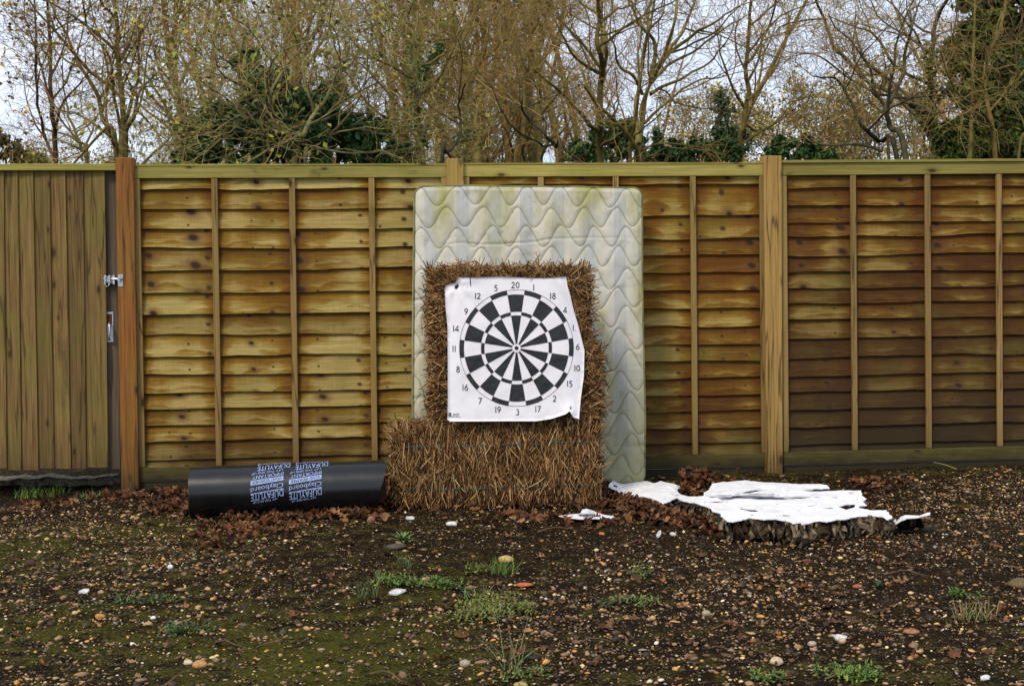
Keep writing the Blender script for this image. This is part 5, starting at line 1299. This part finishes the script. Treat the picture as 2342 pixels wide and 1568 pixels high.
px_tree('gnarled twisted tree sweeping left above the dark right panel', 15, [([(2070, 364), (2037, 294), (2024, 251), (2044, 223), (2065, 166), (2070, 115), (2088, 64), (2101, 15)], 7, True), ([(2050, 358), (2006, 323), (1965, 276), (1947, 238), (1916, 184), (1893, 179), (1858, 174)], 5.5, True), ([(2019, 346), (1960, 330), (1896, 333), (1850, 323)], 4.5, False), ([(2022, 262), (2000, 240), (1965, 244)], 2.5, False)], 115, dict(gnarl=(0.1, 0.24, 0.3, 0.34, 0.34), up=(0.02, 0.03, 0.03, 0.02, 0.02)), 0.75, bark=(0.075, 0.065, 0.035))
px_tree('bare tree with yellow-green ivy and limbs reaching left, at the edge of the dark conifer', 17, [([(2131, 364), (2129, 256), (2129, 166), (2134, 102), (2144, 38), (2165, 0)], 7.5, True), ([(2125, 276), (2111, 262), (2062, 223), (1986, 184), (1942, 143), (1909, 110), (1886, 51), (1865, 0)], 6.5, False), ([(2128, 260), (2106, 246), (2050, 195), (1986, 143), (1960, 90), (1955, 38)], 5, False), ([(2128, 196), (2106, 184), (2044, 148), (2014, 97), (1986, 72), (1950, 60), (1900, 40)], 4.5, False), ([(2130, 170), (2110, 110), (2080, 60), (2040, 10)], 4, False), ([(2060, 223), (2000, 210), (1930, 170), (1880, 130), (1840, 120)], 3.5, False)], 116, dict(gnarl=(0.1, 0.22, 0.28, 0.32, 0.34)), 0.75, ivy_on=[(0, 2, 16, 900, 0.16), (1, 0, 6, 150, 0.12)], leaves=IVYY, bark=(0.085, 0.072, 0.04))
px_tree('tangled bare tree in front of the dark conifer at the right edge', 15.5, [([(2275, 358), (2262, 256), (2254, 154), (2290, 60), (2300, 0)], 6, True), ([(2221, 362), (2221, 256), (2224, 154), (2229, 0)], 5.5, True), ([(2258, 200), (2200, 140), (2180, 80), (2190, 20)], 3.5, False), ([(2262, 256), (2310, 200), (2340, 140)], 3.5, False), ([(2330, 366), (2345, 300), (2320, 240)], 4, True), ([(2222, 260), (2180, 220), (2160, 190)], 3, False)], 117, dict(gnarl=(0.1, 0.22, 0.3, 0.35, 0.35)), 0.42, twig=(0.26, 0.19, 0.075))

# trees further back: a few grown once, then set out again with other turns and sizes
def generic(seed, hgt, prm, nst=1, spread=0.1):
    RND.seed(seed); out = [[], [], [], [], []]; l0 = []
    for s in range(nst):
        k = 12; p = (RND.gauss(0, 0.15) if nst > 1 else 0, RND.gauss(0, 0.15) if nst > 1 else 0, -0.1); d = vunit((RND.gauss(0, spread), RND.gauss(0, spread), 1)); pts = [p]
        for i in range(k - 1):
            d = vunit((d[0] + RND.gauss(0, 0.07), d[1] + RND.gauss(0, 0.07), d[2] + 0.05)); p = vadd(p, d, hgt / (k - 1)); pts.append(p)
        r0 = hgt * 0.014 / (1 + 0.25 * (nst - 1)); rad = [r0 + (0.012 - r0) * i / (k - 1) for i in range(k)]
        l0.append((np.array(pts), np.array(rad)))
        sprout(pts[2:], r0 * 0.8, 0.012, hgt, 1, 4, out, dict(prm, n=(0, prm['n'][1], *prm['n'][2:])), 0.08)
    return l0, out
PF = dict(PRM, n=(0, 15, 4, 4, 3), len=(0, 2.0, 1.0, 0.6, 0.34), rmin=0.0036, ang=0.72, up=(0.03, 0.09, 0.08, 0.06, 0.04))
protos = []
for i, (sd_, hg, ns_, tw) in enumerate(((201, 9.0, 1, (0.37, 0.235, 0.095)), (202, 9.5, 2, (0.33, 0.25, 0.075)), (203, 8.5, 1, (0.43, 0.25, 0.09)), (204, 8.0, 3, (0.29, 0.24, 0.065)))):
    l0, out = generic(sd_, hg, dict(PF, n=(0, 15 if ns_ == 1 else 8, 4.6, 4.6, 4.4)), ns_, 0.05 if ns_ == 1 else 0.16)
    t = tree_obj('x', (0, 0, 0), l0, out, group='bare trees further back in the wood', twig=tw, bark=(0.22, 0.155, 0.055), seed=sd_, leaves=OCHRE if i in (0, 2) else YGREEN if i == 1 else None)
    protos.append(t)
def put_tree(src, loc, rz, sc, label, group, first):
    if first: t = src
    else:
        t = src.copy(); COL.objects.link(t)
        for ch in src.children:
            c = ch.copy(); COL.objects.link(c); c.parent = t
    t.location = loc; t.rotation_euler = (0, 0, rz); t.scale = sc
    t['label'] = label; t['group'] = group
    return t
RND.seed(9); used = set()
far = []
# (picture column, metres from the camera, scale)
for (c0, c1, n, d0, d1, s0, s1) in ((450, 640, 3, 26, 34, 0.95, 1.15), (600, 960, 5, 24, 34, 0.95, 1.2), (900, 1250, 6, 25, 36, 0.95, 1.2), (1180, 1440, 5, 25, 36, 0.95, 1.2), (-20, 360, 4, 36, 46, 0.45, 0.6), (1600, 2140, 6, 42, 52, 0.66, 0.78), (2180, 2400, 2, 24, 30, 0.9, 1.1), (560, 1420, 7, 38, 48, 1.1, 1.3)):
    for i in range(n):
        far.append((c0 + (c1 - c0) * (i + RND.random()) / n, RND.uniform(d0, d1), RND.uniform(s0, s1)))
for i, (c_, dd, sc) in enumerate(far):
    q = i % 4; p = on_y(c_, 600, dd - 8.05)
    where = 'far back at the left, seen against pale sky' if c_ < 370 else 'in the thick of the wood behind the pale panel' if c_ < 950 else 'in the thick of the wood behind the mattress' if c_ < 1560 else 'far back below the open sky at the right' if c_ < 2120 else 'behind the conifer at the right edge'
    put_tree(protos[q], (p.x, p.y, G0), RND.uniform(0, 6.28), (sc, sc, sc * RND.uniform(0.95, 1.1)), 'bare brown tree ' + where + (', slender' if sc < 1.02 else ', taller') + (' and yellow-leaved' if q in (0, 2) else ' and green-tinged' if q == 1 else ' and leafless'), 'bare trees further back in the wood', q not in used); used.add(q)

# evergreens: leaves gathered in clumps, dark gaps between
def evergreen(label, lobes, n, leaf, pal, seed, depth, name='evergreen_shrub', cat='shrub', stemr=0.06, shell=0.55):
    """lobes: (picture x, y, radius in picture px, depth offset)"""
    rng = np.random.default_rng(seed); P, Nn = [], []
    tot = sum(l[2] ** 2 for l in lobes); cs = []
    for (x, y, r_, dz) in lobes:
        c_ = np.array(list(on_y(x, y, depth - 8.05 + dz))); r = r_ * depth / F_PX; cs.append((c_, r))
        # many small sprays over the lobe, thinning outwards
        ns_ = max(10, int(46 * r + 12))
        for q in range(ns_):
            dv = norm(rng.normal(0, 1, 3)); cc = c_ + dv * r * rng.uniform(0.2, 1.12) ** 0.7 * np.array([1, 0.8, 0.95]); cr = r * rng.uniform(0.10, 0.30)
            m = max(6, int(n * r_ ** 2 / tot / ns_ * rng.uniform(0.4, 1.6)))
            d = norm(rng.normal(0, 1, (m, 3)) + dv * 0.4 + np.array([0, 0, 0.2])); P.append(cc + d * cr * np.abs(rng.normal(0.6, 0.45, (m, 1)))); Nn.append(d)
    P = np.concatenate(P); Nn = np.concatenate(Nn)
    keep = P[:, 2] > G0 + 0.2; P, Nn = P[keep], Nn[keep]
    V, F, C = leaf_quads(P, leaf, pal, rng, Nn)
    cm = np.mean([c for c, r in cs], 0)
    t = empty(name, (cm[0], cm[1], G0), label, cat, 'evergreens behind the fence')
    lines = []
    for c_, r in cs:
        b = np.array([cm[0] + rng.normal(0, 0.1), cm[1] + rng.normal(0, 0.1), G0 - 0.1]); mid = (b + c_) / 2 + rng.normal(0, 0.15, 3)
        lines.append((catmull([b, mid, c_], 4), np.linspace(stemr, stemr * 0.35, 9)))
    V2, F2, ix = tubes(lines, 5); add('trunk', V2, F2, M['bark'], t, {'col': np.tile([0.05, 0.042, 0.025], (len(V2), 1))}, True)
    add('crown', V, F, M['green'], t, {'col': C})
    return t
HOLLY = np.array([[0.04, 0.10, 0.024], [0.065, 0.14, 0.034], [0.022, 0.06, 0.015], [0.10, 0.17, 0.042]])
YEW = np.array([[0.05, 0.10, 0.015], [0.09, 0.14, 0.02], [0.024, 0.05, 0.01], [0.13, 0.16, 0.025]])
PALE = np.array([[0.36, 0.29, 0.07], [0.44, 0.36, 0.10], [0.28, 0.21, 0.06], [0.48, 0.38, 0.15]])
evergreen('dark green holly mass behind the spreading oak', [(560, 330, 70, 0), (640, 300, 75, 0.3), (730, 280, 75, 0), (790, 310, 60, 0.2), (600, 230, 60, 0.4), (700, 345, 60, -0.3), (470, 350, 45, 0), (440, 300, 34, 0.4), (500, 270, 40, 0.3), (850, 350, 45, 0), (860, 290, 34, 0.5), (910, 350, 34, 0.3), (640, 200, 45, 0.6), (560, 150, 38, 0.6), (760, 220, 40, 0.4), (420, 365, 30, 0)], 52000, 0.060, HOLLY, 301, 14.9, 'holly_tree', 'tree')
evergreen('low dark holly in front of the single-trunked tree', [(1330, 350, 36, 0), (1390, 330, 50, 0.2), (1430, 300, 36, 0.4), (1490, 345, 45, 0), (1550, 345, 45, 0.2), (1620, 335, 46, 0), (1670, 348, 32, 0)], 18000, 0.058, HOLLY, 302, 19)
evergreen('pointed blue-green evergreen right of the fanned tree', [(1660, 300, 38, 0), (1655, 250, 28, 0), (1650, 215, 18, 0), (1690, 320, 35, 0.2)], 1900, 0.06, np.array([[0.05, 0.085, 0.035], [0.08, 0.12, 0.05], [0.03, 0.06, 0.025]]), 303, 24)
evergreen('round dark evergreen bush beside the top of the honey-coloured post', [(1800, 345, 34, 0), (1850, 350, 34, 0.2), (1890, 358, 26, 0), (1765, 360, 22, 0)], 3600, 0.06, HOLLY, 304, 17)
evergreen('huge dark conifer filling the right edge of the picture', [(2200, 330, 70, 0), (2290, 330, 80, 0), (2230, 240, 75, 0.2), (2320, 230, 90, 0), (2215, 140, 60, 0.3), (2300, 120, 85, 0), (2250, 40, 75, 0.2), (2340, 30, 90, 0), (2170, 345, 40, 0), (2380, 300, 90, 0), (2260, -60, 80, 0), (2350, -70, 80, 0)], 80000, 0.085, YEW, 305, 16.4, 'conifer', 'tree', 0.12)
evergreen('olive bush at the far left above the gate', [(10, 340, 40, 0), (-30, 330, 45, 0), (40, 355, 22, 0)], 2600, 0.08, np.array([[0.09, 0.075, 0.02], [0.06, 0.055, 0.018], [0.12, 0.10, 0.03]]), 306, 30)
evergreen('yellow-green bush low behind the gate', [(55, 365, 24, 0), (95, 372, 18, 0)], 1500, 0.09, np.array([[0.20, 0.22, 0.04], [0.26, 0.28, 0.06], [0.14, 0.16, 0.03]]), 307, 36)
RND.seed(500)
gold = []
for i in range(2):
    l0, out = generic(510 + i, 5.2, dict(PF, n=(0, 12, 4, 4, 3), len=(0, 1.5, 0.8, 0.45, 0.26), rmin=0.006), 2, 0.12)
    t = tree_obj('x', (0, 0, 0), l0, out, 'autumn_tree', 'trees still in autumn leaf', twig=(0.20, 0.15, 0.07), seed=510 + i)
    rng = np.random.default_rng(515 + i); ends = np.array([q[0][-1] for q in out[2] + out[3] + out[4]]); ends = ends + rng.normal(0, 0.08, ends.shape)
    V, F, C = leaf_quads(np.concatenate([ends, ends + rng.normal(0, 0.1, ends.shape)]), 0.085, PALE, rng); add('leaves', V, F, M['leaf'], t, {'col': C})
    gold.append(t)
for i, (x, d_, sc, lab) in enumerate(((165, 38, 0.82, 'golden autumn tree far off between the left stems'), (310, 40, 0.95, 'golden autumn tree far off right of the stem fan'), (40, 46, 0.9, 'golden autumn tree far off at the left edge'), (1115, 32, 0.9, 'golden autumn tree far off right of the forked tree'), (1580, 42, 1.15, 'pale yellow autumn tree far off right of the fanned limbs'), (1670, 46, 1.3, 'pale yellow autumn tree far off behind the pointed evergreen'), (1755, 42, 1.2, 'pale yellow autumn tree far off behind the lone tree'), (1850, 46, 1.25, 'beige autumn tree far off under the tips of the sweeping limbs'), (1930, 42, 1.2, 'beige autumn tree far off under the sweeping limbs'), (2020, 44, 1.3, 'beige autumn tree far off behind the twisted tree'), (2095, 40, 1.35, 'golden autumn tree far off beside the conifer'))):
    p = on_y(x, 600, d_ - 8.05)
    put_tree(gold[i % 2], (p.x, p.y, G0), RND.uniform(0, 6.28), (sc * 1.05, sc * 1.05, sc), lab, 'trees still in autumn leaf', i < 2)
